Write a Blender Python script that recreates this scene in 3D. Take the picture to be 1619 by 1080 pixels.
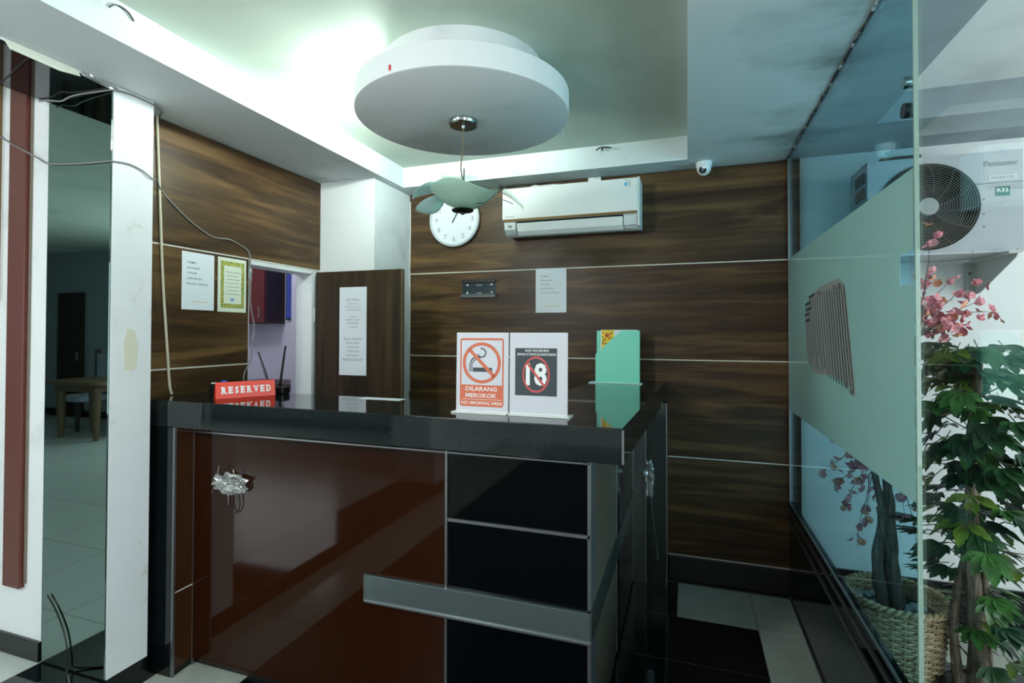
import bpy, bmesh, math, random
from mathutils import Vector, Matrix
random.seed(7)
scn = bpy.context.scene
for o_ in list(bpy.data.objects): bpy.data.objects.remove(o_, do_unlink=True)
col = scn.collection
V = Vector; pi = math.pi

# ------------------------------------------------------------------ camera
EYE = 1.527
yaw, pit, rol = [math.radians(a) for a in (18.635, 0.855, 0.12)]
Fv = V((-math.sin(yaw)*math.cos(pit), math.cos(yaw)*math.cos(pit), math.sin(pit)))
R0 = V((math.cos(yaw), math.sin(yaw), 0)); U0 = R0.cross(Fv)
R1 = R0*math.cos(rol)+U0*math.sin(rol); U1 = U0*math.cos(rol)-R0*math.sin(rol)
cam = bpy.data.cameras.new('camera'); cam_o = bpy.data.objects.new('camera', cam); col.objects.link(cam_o)
cam.sensor_width = 36; cam.lens = 819.5865/1619*36; cam.shift_y = -25.08/1619; cam.clip_start = .02
Mx = Matrix((R1, U1, -Fv)).transposed().to_4x4(); Mx.translation = (0, 0, EYE); cam_o.matrix_world = Mx
scn.camera = cam_o

# ------------------------------------------------------------------ world, lights, exposure
wd = bpy.data.worlds.new('world'); scn.world = wd; wd.use_nodes = True
wd.node_tree.nodes['Background'].inputs[0].default_value = (.62, .74, .8, 1)
wd.node_tree.nodes['Background'].inputs[1].default_value = .25
scn.view_settings.view_transform = 'Standard'; scn.view_settings.look = 'None'
scn.view_settings.gamma = 1; scn.view_settings.exposure = 0.0; scn.view_settings.use_curve_mapping = False
def area(name, loc, target, sx, sy, power, color):
    l = bpy.data.lights.new(name, 'AREA'); l.shape = 'RECTANGLE'; l.size = sx; l.size_y = sy; l.energy = power; l.color = color
    o = bpy.data.objects.new(name, l); col.objects.link(o); o.location = loc
    o.rotation_euler = (V(target)-V(loc)).to_track_quat('-Z', 'Y').to_euler(); return o
area('daylight_window', (2.95, -3.52, 1.30), (2.2, 0, 1.75), 1.7, 2.4, 62, (.90, .97, 1))
area('outer_wall_fill', (3.97, 1.0, 1.45), (0, 1.0, 1.45), 2.6, 2.1, 150, (.93, .97, 1))  # added area light to brighten the wall and plants beyond the glass

area('hall_fill', (-6.0, -2.94, 1.7), (-6.0, 0, 1.7), 2.0, 1.3, 95, (.88, .97, 1))  # added fill light for the hall, with no window behind it
def point(name, loc, r, power, color):
    l = bpy.data.lights.new(name, 'POINT'); l.shadow_soft_size = r; l.energy = power; l.color = color
    o = bpy.data.objects.new(name, l); col.objects.link(o); o.location = loc; return o

point('lobby_lamp', (-1.80, -.55, 2.30), .14, 92, (.95, .99, 1))

# ------------------------------------------------------------------ helpers
def lin(c):
    return tuple((x/12.92 if x <= .04045 else ((x+.055)/1.055)**2.4) for x in (v/255 for v in c))
class B:
    """collects geometry in world coordinates"""
    def __init__(s): s.v = []; s.f = []; s.sm = []
    def add(s, vs, fs, smooth=False):
        n = len(s.v); s.v += [V(p) for p in vs]; s.f += [tuple(i+n for i in f) for f in fs]; s.sm += [smooth]*len(fs); return s
    def box(s, x0, x1, y0, y1, z0, z1, ch=0):
        if ch:
            return s.cbox(x0, x1, y0, y1, z0, z1, ch)
        vs = [(x, y, z) for z in (z0, z1) for y in (y0, y1) for x in (x0, x1)]
        return s.add(vs, [(0,2,3,1),(4,5,7,6),(0,1,5,4),(2,6,7,3),(0,4,6,2),(1,3,7,5)])
    def cbox(s, x0, x1, y0, y1, z0, z1, c):
        bm = bmesh.new(); bmesh.ops.create_cube(bm, size=1)
        for v in bm.verts: v.co = V(((x0+x1)/2+v.co.x*(x1-x0), (y0+y1)/2+v.co.y*(y1-y0), (z0+z1)/2+v.co.z*(z1-z0)))
        bmesh.ops.bevel(bm, geom=bm.edges[:], offset=c, segments=2, affect='EDGES', profile=.5)
        return s.bm(bm)
    def bm(s, bm, smooth=False):
        bm.verts.index_update(); n = len(s.v)
        s.v += [v.co.copy() for v in bm.verts]
        for f in bm.faces: s.f.append(tuple(v.index+n for v in f.verts)); s.sm.append(smooth)
        bm.free(); return s
    def prism(s, poly, z0, z1, m=None):
        """poly in the local xy plane, extruded along local z; m maps (a,b,c) to the world"""
        m = m or (lambda a, b, c: (a, b, c)); n = len(poly)
        vs = [m(a, b, z0) for a, b in poly]+[m(a, b, z1) for a, b in poly]
        fs = [tuple(range(n))[::-1], tuple(range(n, 2*n))]+[(i, (i+1) % n, n+(i+1) % n, n+i) for i in range(n)]
        return s.add(vs, fs)
    def tube(s, pts, r, seg=8, closed=False):
        pts = [V(p) for p in pts]; n = len(pts); rr = r if isinstance(r, (list, tuple)) else [r]*n
        vs = []; up = None
        for i, p in enumerate(pts):
            if closed: t = pts[(i+1) % n]-pts[i-1]
            else: t = pts[min(i+1, n-1)]-pts[max(i-1, 0)]
            if t.length < 1e-9: t = V((0, 0, 1))
            t.normalize()
            if up is None: up = V((0, 0, 1)) if abs(t.z) < .9 else V((1, 0, 0))
            a = t.cross(up)
            if a.length < 1e-5: a = t.cross(V((1, .3, 0)))
            a.normalize(); b = a.cross(t); up = b
            vs += [p+(a*math.cos(2*pi*k/seg)+b*math.sin(2*pi*k/seg))*rr[i] for k in range(seg)]
        fs = []
        for i in range(n if closed else n-1):
            j = (i+1) % n
            fs += [(i*seg+k, i*seg+(k+1) % seg, j*seg+(k+1) % seg, j*seg+k) for k in range(seg)]
        if not closed: fs += [tuple(range(seg))[::-1], tuple((n-1)*seg+k for k in range(seg))]
        return s.add(vs, fs, True)
    def lathe(s, prof, c, seg=48, axis='z', smooth=True, cap=True):
        """prof: list of (radius, height) along the axis"""
        vs = []; c = V(c)
        for r, h in prof:
            for k in range(seg):
                a = 2*pi*k/seg; x, y = r*math.cos(a), r*math.sin(a)
                vs.append(c+(V((x, y, h)) if axis == 'z' else V((x, -h, y)) if axis == 'y' else V((h, x, y))))
        fs = [(i*seg+k, i*seg+(k+1) % seg, (i+1)*seg+(k+1) % seg, (i+1)*seg+k) for i in range(len(prof)-1) for k in range(seg)]
        if cap and prof[0][0] > 1e-6: fs.append(tuple(range(seg))[::-1])
        if cap and prof[-1][0] > 1e-6: fs.append(tuple((len(prof)-1)*seg+k for k in range(seg)))
        return s.add(vs, fs, smooth)
def mesh(name, b, mat, org=V((0, 0, 0))):
    me = bpy.data.meshes.new(name); me.from_pydata([tuple(p-org) for p in b.v], [], b.f)
    me.polygons.foreach_set('use_smooth', b.sm)
    bm = bmesh.new(); bm.from_mesh(me); bmesh.ops.recalc_face_normals(bm, faces=bm.faces); bm.to_mesh(me); bm.free()
    if mat: me.materials.append(mat)
    if any(b.sm):
        try: me.set_sharp_from_angle(angle=math.radians(40))
        except Exception: pass
    me.update(); return me
def obj(name, b, mat, parent=None):
    """one mesh object; a child is shifted into its root's frame"""
    if parent is not None:
        org = V(parent.get('_o', (0, 0, 0)))
        o = bpy.data.objects.new(name, mesh(name, b, mat, org)); o.parent = parent; o['_o'] = tuple(org)
    else:
        lo = V([min(p[i] for p in b.v) for i in range(3)]); hi = V([max(p[i] for p in b.v) for i in range(3)])
        org = V(((lo.x+hi.x)/2, (lo.y+hi.y)/2, lo.z))
        o = bpy.data.objects.new(name, mesh(name, b, mat, org)); o.location = org; o['_o'] = tuple(org)
    col.objects.link(o); return o
def tag(o, label=None, cat=None, group=None, kind=None):
    if label: o['label'] = label
    if cat: o['category'] = cat
    if group: o['group'] = group
    if kind: o['kind'] = kind
    return o
def thing(name, label, cat, loc, group=None):
    o = bpy.data.objects.new(name, None); o.empty_display_size = .1; o.location = loc; o['_o'] = tuple(loc); col.objects.link(o)
    return tag(o, label, cat, group)
def struct(name, b, mat, label=None): return tag(obj(name, b, mat), label, kind='structure')
def inst(me, name, parent, mat4):
    o = bpy.data.objects.new(name, me); o.parent = parent; col.objects.link(o); o.matrix_local = mat4; return o
# flat frames: a = along u, b = along v, c = out of the surface
class Fr:
    def __init__(s, o, u, v): s.o = V(o); s.u = V(u).normalized(); s.v = V(v).normalized(); s.n = s.u.cross(s.v)
    def __call__(s, a, b, c=0): return s.o+s.u*a+s.v*b+s.n*c
    def box(s, bb, a0, a1, b0, b1, c0, c1): return bb.prism([(a0, b0), (a1, b0), (a1, b1), (a0, b1)], c0, c1, s)
def text(frm, t, a0, a1, b0, b1, c=.0006, bold=0, fit=True, b=None, mono=0):
    cu = bpy.data.curves.new('t', 'FONT'); cu.body = t; cu.size = 1; cu.offset = bold; cu.resolution_u = 2
    if mono: cu.space_character = mono
    ob = bpy.data.objects.new('t', cu); me = ob.to_mesh()
    vs = [v.co.copy() for v in me.vertices]; fs = [tuple(p.vertices) for p in me.polygons]
    ob.to_mesh_clear(); bpy.data.objects.remove(ob); bpy.data.curves.remove(cu)
    x0 = min(v.x for v in vs); x1 = max(v.x for v in vs); y0 = min(v.y for v in vs); y1 = max(v.y for v in vs)
    sy = (b1-b0)/(y1-y0); sx = (a1-a0)/(x1-x0) if fit else sy
    b = b or B(); return b.add([frm(a0+(v.x-x0)*sx, b0+(v.y-y0)*sy, c) for v in vs], fs)
def ring(frm, ca, cb, r0, r1, c0, c1, seg=48, b=None, sq=1, ang=(0, 2*pi)):
    b = b or B(); vs = []; full = abs(ang[1]-ang[0]-2*pi) < 1e-6
    for k in range(seg+(0 if full else 1)):
        a = ang[0]+(ang[1]-ang[0])*k/seg; x, y = math.cos(a), math.sin(a)*sq
        vs += [frm(ca+x*r1, cb+y*r1, c0), frm(ca+x*r1, cb+y*r1, c1), frm(ca+x*r0, cb+y*r0, c1), frm(ca+x*r0, cb+y*r0, c0)]
    n = len(vs)//4; fs = []
    for k in range(n if full else n-1):
        i, j = 4*k, 4*((k+1) % n); fs += [(i+q, j+q, j+(q+1) % 4, i+(q+1) % 4) for q in range(4)]
    return b.add(vs, fs)

# ------------------------------------------------------------------ materials
MATS = {}
def mat(name, c, rough=.5, metal=0, spec=.5, coat=0, emit=None, es=0, alpha=None):
    m = bpy.data.materials.new(name); m.use_nodes = True; p = m.node_tree.nodes['Principled BSDF']
    p.inputs['Base Color'].default_value = (*lin(c), 1); p.inputs['Roughness'].default_value = rough
    p.inputs['Metallic'].default_value = metal; p.inputs['Specular IOR Level'].default_value = spec
    p.inputs['Coat Weight'].default_value = coat; p.inputs['Coat Roughness'].default_value = .05
    if emit: p.inputs['Emission Color'].default_value = (*lin(emit), 1); p.inputs['Emission Strength'].default_value = es
    return m
def nt(m): return m.node_tree.nodes, m.node_tree.links
def noise_col(m, cols, scale=(1, 1, 1), nscale=5, detail=4, dist=0, stops=None, rough_var=None, bump=0, rgh=.55):
    """colour ramp over world-position noise"""
    N, L = nt(m); p = N['Principled BSDF']
    g = N.new('ShaderNodeNewGeometry'); mp = N.new('ShaderNodeMapping'); mp.inputs['Scale'].default_value = scale
    L.new(g.outputs['Position'], mp.inputs['Vector'])
    n = N.new('ShaderNodeTexNoise'); n.inputs['Scale'].default_value = nscale; n.inputs['Detail'].default_value = detail
    n.inputs['Distortion'].default_value = dist; n.inputs['Roughness'].default_value = rgh
    L.new(mp.outputs[0], n.inputs['Vector'])
    r = N.new('ShaderNodeValToRGB'); el = r.color_ramp.elements
    stops = stops or [i/(len(cols)-1) for i in range(len(cols))]
    while len(el) < len(cols): el.new(.5)
    for e, s, c in zip(el, stops, cols): e.position = s; e.color = (*lin(c), 1)
    L.new(n.outputs['Fac'], r.inputs['Fac']); L.new(r.outputs['Color'], p.inputs['Base Color'])
    if bump:
        bp = N.new('ShaderNodeBump'); bp.inputs['Strength'].default_value = bump; bp.inputs['Distance'].default_value = .002
        L.new(n.outputs['Fac'], bp.inputs['Height']); L.new(bp.outputs[0], p.inputs['Normal'])
    return r
def wood(name, cols, scale, nscale=2.4, rough=.38, fine=(2, 2, 60)):
    m = mat(name, cols[0], rough, 0, .28); r = noise_col(m, cols, scale, nscale, 6, .9, [.3, .46, .56, .72])
    N, L = nt(m); p = N['Principled BSDF']
    g = N.new('ShaderNodeNewGeometry'); mp = N.new('ShaderNodeMapping'); mp.inputs['Scale'].default_value = fine
    L.new(g.outputs['Position'], mp.inputs['Vector'])
    n = N.new('ShaderNodeTexNoise'); n.inputs['Scale'].default_value = 3; n.inputs['Detail'].default_value = 4
    L.new(mp.outputs[0], n.inputs['Vector'])
    mr = N.new('ShaderNodeMapRange'); mr.inputs['From Min'].default_value = .3; mr.inputs['From Max'].default_value = .7
    mr.inputs['To Min'].default_value = .84; mr.inputs['To Max'].default_value = 1.14
    L.new(n.outputs['Fac'], mr.inputs['Value'])
    mx = N.new('ShaderNodeMix'); mx.data_type = 'RGBA'; mx.blend_type = 'MULTIPLY'; mx.inputs[0].default_value = 1
    L.new(r.outputs['Color'], mx.inputs[6]); L.new(mr.outputs[0], mx.inputs[7]); L.new(mx.outputs[2], p.inputs['Base Color'])
    return m
def fresnel(N, L, ior):
    """the same reflectance on both faces of a thin sheet"""
    g = N.new('ShaderNodeNewGeometry'); mr = N.new('ShaderNodeMapRange'); mr.inputs['To Min'].default_value = ior; mr.inputs['To Max'].default_value = 1/ior
    L.new(g.outputs['Backfacing'], mr.inputs['Value']); fr = N.new('ShaderNodeFresnel'); L.new(mr.outputs[0], fr.inputs[0]); return fr
def glass(name, tint, rough=0.0, ior=1.5, refl=1.0):
    m = bpy.data.materials.new(name); m.use_nodes = True; N, L = nt(m); N.remove(N['Principled BSDF']); out = N['Material Output']
    tr = N.new('ShaderNodeBsdfTransparent'); tr.inputs[0].default_value = (*tint, 1)
    gl = N.new('ShaderNodeBsdfGlossy'); gl.inputs['Roughness'].default_value = rough; gl.inputs[0].default_value = (refl, refl, refl, 1)
    fr = fresnel(N, L, ior)
    mx = N.new('ShaderNodeMixShader'); L.new(fr.outputs[0], mx.inputs[0]); L.new(tr.outputs[0], mx.inputs[1]); L.new(gl.outputs[0], mx.inputs[2])
    L.new(mx.outputs[0], out.inputs[0]); return m
def film(name, c, tl, through):
    """frosted film: diffuse + translucent with a little see-through"""
    m = bpy.data.materials.new(name); m.use_nodes = True; N, L = nt(m); N.remove(N['Principled BSDF']); out = N['Material Output']
    d = N.new('ShaderNodeBsdfDiffuse'); d.inputs[0].default_value = (*lin(c), 1)
    t = N.new('ShaderNodeBsdfTranslucent'); t.inputs[0].default_value = (*lin(tl), 1)
    g = N.new('ShaderNodeBsdfGlossy'); g.inputs['Roughness'].default_value = .03
    x = N.new('ShaderNodeBsdfTransparent'); x.inputs[0].default_value = (.75, .95, .88, 1)
    m1 = N.new('ShaderNodeMixShader'); m1.inputs[0].default_value = .45; L.new(d.outputs[0], m1.inputs[1]); L.new(t.outputs[0], m1.inputs[2])
    m2 = N.new('ShaderNodeMixShader'); m2.inputs[0].default_value = through; L.new(m1.outputs[0], m2.inputs[1]); L.new(x.outputs[0], m2.inputs[2])
    fr = fresnel(N, L, 1.45)
    m3 = N.new('ShaderNodeMixShader'); L.new(fr.outputs[0], m3.inputs[0]); L.new(m2.outputs[0], m3.inputs[1]); L.new(g.outputs[0], m3.inputs[2])
    L.new(m3.outputs[0], out.inputs[0]); return m

M_white = mat('white_paint', (222, 226, 226), .6)
noise_col(M_white, [(206, 210, 210), (224, 228, 228), (229, 232, 233)], (1, 1, 1), 3, 5, 0, [.28, .45, .8])
M_pillar = mat('scuffed_white_paint', (222, 226, 226), .55)
noise_col(M_pillar, [(196, 192, 180), (222, 225, 226), (228, 231, 233)], (1, 1, 1), 7, 6, .6, [.25, .36, .8])
M_ceil = mat('ceiling_paint', (214, 222, 216), .7)
noise_col(M_ceil, [(190, 204, 188), (204, 217, 204), (214, 225, 214)], (1, 1, 1), 1.6, 5, .4, [.3, .45, .8])
M_soff = mat('soffit_paint', (196, 206, 208), .6)
noise_col(M_soff, [(180, 188, 186), (218, 226, 227), (228, 235, 236)], (1, 1, 1), 2.2, 6, .5, [.28, .42, .75])
# mouldy soffit: dark blotches with a shape of their own along the glass
M_mould = mat('mouldy_soffit_paint', (190, 200, 204), .6)
def mould():
    N, L = nt(M_mould); p = N['Principled BSDF']; g = N.new('ShaderNodeNewGeometry')
    n = N.new('ShaderNodeTexNoise'); n.inputs['Scale'].default_value = 2.3; n.inputs['Detail'].default_value = 6; n.inputs['Distortion'].default_value = .2
    mp = N.new('ShaderNodeMapping'); mp.inputs['Scale'].default_value = (1.0, 1.5, 1); L.new(g.outputs['Position'], mp.inputs['Vector']); L.new(mp.outputs[0], n.inputs['Vector'])
    s = N.new('ShaderNodeSeparateXYZ'); L.new(g.outputs['Position'], s.inputs[0])
    mr = N.new('ShaderNodeMapRange'); L.new(s.outputs['X'], mr.inputs['Value'])
    mr.inputs['From Min'].default_value = .12; mr.inputs['From Max'].default_value = .565; mr.inputs['To Min'].default_value = -.10; mr.inputs['To Max'].default_value = .16
    ad = N.new('ShaderNodeMath'); ad.operation = 'ADD'; L.new(n.outputs['Fac'], ad.inputs[0]); L.new(mr.outputs[0], ad.inputs[1])
    r = N.new('ShaderNodeValToRGB'); el = r.color_ramp.elements
    el[0].position = .50; el[0].color = (*lin((226, 233, 234)), 1); el[1].position = .88; el[1].color = (*lin((96, 104, 100)), 1)
    e = el.new(.64); e.color = (*lin((206, 214, 213)), 1)
    L.new(ad.outputs[0], r.inputs['Fac']); L.new(r.outputs[0], p.inputs['Base Color'])
mould()
WOODC = [(44, 29, 15), (64, 45, 26), (82, 60, 36), (110, 84, 52)]
M_wood = wood('dark_wood_laminate', WOODC, (.5, .5, 6.0), 2.2)
M_door = wood('dark_wood_door', [(34, 25, 16), (45, 34, 22), (56, 43, 28), (70, 55, 37)], (9, 9, .7), 1.6, .4, (60, 60, 2))
M_base = mat('dark_baseboard', (20, 17, 14), .3)
M_joint = mat('cream_joint_strip', (214, 210, 198), .5)
M_granite = mat('black_granite', (10, 16, 18), .045, 0, .5)
noise_col(M_granite, [(7, 12, 14), (12, 18, 20), (34, 42, 44)], (1, 1, 1), 220, 2, 0, [.3, .62, .8])
M_blackfloor = mat('black_granite_floor', (10, 13, 14), .1)
noise_col(M_blackfloor, [(8, 10, 11), (14, 17, 18), (30, 34, 35)], (1, 1, 1), 160, 2, 0, [.3, .62, .85])
M_tile = mat('white_floor_tile', (188, 194, 184), .16)
noise_col(M_tile, [(156, 164, 154), (172, 178, 168), (182, 187, 178)], (1, 1, 1), 3, 4, 0, [.3, .5, .8])
M_grout = mat('grout', (90, 92, 88), .8)
M_brown = mat('red_brown_gloss_panel', (42, 18, 6), .05, 0, .27)
M_black = mat('black_gloss_panel', (2, 5, 6), .05, 0, .22)
M_return = mat('brown_gloss_return', (62, 36, 20), .06)
M_alu = mat('brushed_aluminium', (150, 153, 154), .34, .9)
M_steel = mat('satin_steel', (120, 134, 134), .30, .75)
M_speck = mat('speckled_stone', (112, 104, 90), .25)
noise_col(M_speck, [(46, 42, 34), (86, 78, 66), (126, 118, 102)], (1, 1, 1), 260, 2, 0, [.32, .5, .7])
M_smoke = mat('smoked_mirror_glass', (66, 78, 74), .06, .85)
M_smoke2 = mat('grey_mirror_glass', (120, 128, 122), .1, .8)
M_mirror = mat('tinted_mirror', (134, 154, 150), .02, 1)
M_maroon = mat('maroon_painted_strip', (96, 46, 38), .35)
M_paper = mat('white_paper', (232, 238, 244), .7)
M_paper2 = mat('cream_certificate_paper', (226, 232, 214), .7)
M_ink = mat('grey_print', (86, 94, 104), .8)
M_inkl = mat('faint_print', (150, 158, 160), .8)
M_gold = mat('yellow_print', (222, 190, 110), .7)
M_black_pl = mat('black_plastic', (16, 17, 19), .35)
M_dark = mat('dark_gap', (6, 6, 6), .8)
M_whitepl = mat('white_plastic', (232, 236, 234), .3)
M_cable = mat('cream_cable', (214, 206, 180), .5)
M_greycable = mat('grey_cable', (128, 130, 128), .5)
M_pvc = mat('white_cable', (218, 222, 218), .5)
M_chrome = mat('chrome', (170, 176, 174), .18, 1)

# ------------------------------------------------------------------ the setting
ZS, ZR = 2.555, 2.695
XL, BY, XG, XP = -2.38, 3.40, .565, -2.255
# floor of the reception, tile by tile
fl = struct('floor', B().box(-2.66, 4.0, -3.6, 3.5, -.10, -.006), M_grout)
obj('lobby_paving', B().box(-2.6, -1.856, -3.6, -1.041, -.006, 0).box(.346, 4.0, -3.6, -1.041, -.006, 0).box(2.345, 4.0, -1.04, 3.4, -.006, 0), M_tile, fl)
obj('lobby_granite', B().box(-1.855, .345, -3.6, -1.041, -.006, 0), M_blackfloor, fl)
def tile_mesh(name, w, h, m): return mesh(name, B().cbox(-w/2, w/2, -h/2, h/2, -.006, 0, .0012), m)
tm = {}
def tile(x0, x1, y0, y1, m, nm):
    g = .0012; w, h = round(x1-x0-2*g, 4), round(y1-y0-2*g, 4); k = (w, h, nm)
    if k not in tm: tm[k] = tile_mesh(nm, w, h, m)
    inst(tm[k], nm, fl, Matrix.Translation(V(((x0+x1)/2, (y0+y1)/2, 0))-V(fl['_o'])))
ys = [3.36-.4*i for i in range(0, 12)]                                 # row joints
for i in range(len(ys)-1):
    y1, y0 = ys[i], ys[i+1]
    tile(-2.255, -1.855, y0, y1, M_tile, 'floor_tile')                  # pale border by the threshold
    tile(.345, .565, y0, y1, M_tile, 'floor_tile')                      # pale border by the kerb
    if i == 0:
        tile(-.055, .345, y0, y1, M_tile, 'floor_tile')
        for k in range(4): tile(-1.855+.45*k, -1.855+.45*(k+1), y0, y1, M_blackfloor, 'granite_tile')
    else:
        for k in range(5): tile(-1.855+.44*k, -1.855+.44*(k+1), y0, y1, *((M_blackfloor, 'granite_tile') if i < 99 else (M_tile, 'floor_tile')))
    for k in range(4):
        tile(.66+.42*k, .66+.42*(k+1), y0, y1, *((M_blackfloor, 'granite_tile') if 0 < i < 6 else (M_tile, 'floor_tile')))
# the hall beyond the portal lies one step higher
M_hall = mat('hall_floor_tile', (196, 202, 198), .2)
def hallmat():
    N, L = nt(M_hall); p = N['Principled BSDF']; g = N.new('ShaderNodeNewGeometry')
    b = N.new('ShaderNodeTexBrick'); b.offset = 0; b.inputs['Scale'].default_value = 1; b.inputs['Brick Width'].default_value = .6; b.inputs['Row Height'].default_value = .6
    b.inputs['Mortar Size'].default_value = .004; b.inputs['Color1'].default_value = (*lin((196, 202, 198)), 1); b.inputs['Color2'].default_value = (*lin((190, 197, 194)), 1); b.inputs['Mortar'].default_value = (*lin((160, 164, 162)), 1)
    L.new(g.outputs['Position'], b.inputs['Vector']); L.new(b.outputs['Color'], p.inputs['Base Color'])
hallmat()
struct('floor', B().box(-10.6, -2.655, -3.0, 1.6, -.1, .1), M_hall)
struct('trim_1', B().cbox(-2.655, XP, -.8, 1.5, -.09, .1, .004), M_granite, 'black granite threshold step under the portal beam')
# ceilings
ce = struct('ceiling', B().box(-1.9, .01, -1.5, 3.22, ZR, ZR+.06), M_ceil)
def soff(x0, x1, y0, y1, m): obj('soffit', B().box(x0, x1, y0, y1, ZS, ZR+.06), m, ce)
soff(-2.6, -1.894, 1.5, 3.45, M_soff); soff(XP, -1.894, -3.6, 1.5, M_soff)
soff(-1.894, .006, 3.21, 3.45, M_soff); soff(-1.894, .006, -3.6, -1.5, M_soff)
soff(.006, XG, -3.6, 3.45, M_mould)
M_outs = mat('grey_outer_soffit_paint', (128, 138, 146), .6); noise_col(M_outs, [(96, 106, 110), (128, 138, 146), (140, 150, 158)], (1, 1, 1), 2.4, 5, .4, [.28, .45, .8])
soff(XG, .88, -3.6, 3.45, M_outs); soff(.88, 4.0, 2.95, 3.45, M_outs)
obj('recess_plate', B().box(.88, 4.0, -3.6, 2.95, ZR, ZR+.06), M_white, ce)
struct('ceiling', B().box(-10.6, -2.655, -3.0, 1.6, 2.9, 3.0), M_ceil)
struct('ceiling', B().box(-4.6, -2.6, 1.67, 4.7, 2.7, 2.8), M_ceil)

# back wall: four courses of laminate with pale joint strips
wb = struct('wall_back', B().box(-2.6, .62, 3.412, 3.5, 0, ZR), M_dark)
zz = [.155, .760, 1.363, 1.965, ZS]
for a, b_ in zip(zz[:-1], zz[1:]): obj('wood_panel', B().cbox(-1.952, .574, 3.40, 3.413, a+.004, b_-.004, .0015), M_wood, wb)
for z in zz[:-1]: obj('joint_strip', B().box(-1.952, .574, 3.403, 3.412, z-.0045, z+.0045), M_joint, wb)
struct('baseboard_back', B().cbox(-.11, .574, 3.385, 3.412, 0, .150, .002), M_base)
# left wall with the doorway
wl = struct('wall_left', B().box(-2.51, -2.393, 1.67, 2.335, 0, ZS).box(-2.51, -2.393, 2.335, 2.866, 1.94, ZS).box(-2.51, -2.393, 2.866, 2.94, 0, ZS), M_white)
zl = [.15, .75, 1.351, 1.952, ZS]
for i, (a, b_) in enumerate(zip(zl[:-1], zl[1:])):
    y1 = 2.94 if i == 3 else 2.330
    obj('wood_panel', B().cbox(XL-.013, XL, 1.66, y1, a+.004, b_-.004, .0015), M_wood, wl)
    obj('joint_strip', B().box(XL-.012, XL-.003, 1.66, y1, a-.0045, a+.0045), M_joint, wl)
obj('door_lintel', B().box(-2.51, XL-.002, 2.33, 2.872, 1.922, 1.945), M_white, wl)
obj('door_jamb', B().box(-2.51, XL-.002, 2.862, 2.884, 0, 1.935), M_white, wl)
obj('door_jamb', B().box(-2.51, XL-.004, 2.326, 2.338, 0, 1.935), M_white, wl)
struct('wall_column', B().box(-2.40, -1.95, 2.94, 3.412, 0, ZS), M_white, 'white column in the corner behind the open door')
# open door, swung out at the far jamb
d1 = struct('door_1', B().cbox(-2.372, -1.716, 2.890, 2.925, .012, 1.936, .002), M_door, 'dark wood door standing open in front of the white column')
obj('edge_band', B().box(-1.717, -1.713, 2.891, 2.924, .012, 1.935), mat('worn_edge_band', (120, 100, 78), .5), d1)
for z in (.3, 1.6): obj('hinge', B().tube([(-2.378, 2.888, z), (-2.378, 2.888, z+.09)], .006), M_chrome, d1)
# portal pillar, second pillar, beam
for y0, y1 in ((1.5, 1.67), (-1.0, -.8)):
    pl = struct('wall_pillar', B().box(-2.655, XP, y0, y1, .1, ZS), M_pillar)
    obj('plinth', B().box(-2.655, XP+.001, y0-.001, y1+.001, 0, .104), M_granite, pl)
    if y0 > 0:
        fr = Fr((XP, 0, 0), (0, 1, 0), (0, 0, 1)); st = B()
        st.prism([(1.556, 1.37), (1.585, 1.362), (1.607, 1.378), (1.612, 1.47), (1.598, 1.535), (1.566, 1.545), (1.552, 1.48)], 0, .0008, fr)
        obj('glue_stain', st, mat('yellowed_glue_stain', (216, 212, 192), .6), pl)
bm_ = struct('trim_2', B().box(-2.655, XP, -.8, 1.5, 2.545, 2.92), M_white, 'portal beam above the threshold')
obj('beam_cladding', B().cbox(-2.655, XP, -.8, 1.494, 2.535, 2.546, .002), M_granite, bm_)
# hall wall beside the pillar, with a maroon strip
wh = struct('wall_hall', B().box(-10.6, -2.655, 1.5, 1.6, .1, 2.9), M_white)
obj('wood_strip', B().cbox(-2.893, -2.778, 1.478, 1.502, .40, 2.75, .003), M_maroon, wh)
obj('joint_crack', B().box(-2.776, -2.763, 1.494, 1.5005, .42, 2.75), mat('chipped_plaster_gap', (120, 112, 100), .9), wh)  # dark cracked joint with crumbly plaster edges
obj('wood_board', B().cbox(-3.6, -2.986, 1.47, 1.502, 1.667, 2.75, .004), mat('tan_wood_board', (120, 96, 58), .4), wh)
struct('baseboard_hall', B().cbox(-10.6, -2.657, 1.486, 1.502, .1, .185, .002), M_granite)
struct('wall_hall_back', B().box(-10.6, -2.655, -3.1, -3.0, .1, 2.9), mat('hall_grey_wall', (150, 160, 166), .6))
struct('wall_hall_left', B().box(-10.7, -10.6, -3.1, 1.6, .1, 2.9), mat('hall_blue_grey_wall', (140, 150, 160), .6))
struct('wall_front', B().box(-2.66, .15, -3.7, -3.6, 0, ZR+.1).box(3.85, 4.0, -3.7, -3.6, 0, ZR+.1).box(.15, 2.05, -3.7, -3.6, 0, ZR+.1).box(2.05, 3.85, -3.7, -3.6, 2.55, ZR+.1), M_white)
struct('wall_lobby_left', B().box(-2.66, -2.6, -3.7, -1.0, 0, ZR+.1), M_white)
struct('wall_right', B().box(4.0, 4.1, -3.7, -.35, 0, ZR+.1).box(4.0, 4.1, 2.35, 3.5, 0, ZR+.1).box(4.0, 4.1, -.35, 2.35, 0, .35).box(4.0, 4.1, -.35, 2.35, 2.55, ZR+.1), M_white)
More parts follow.
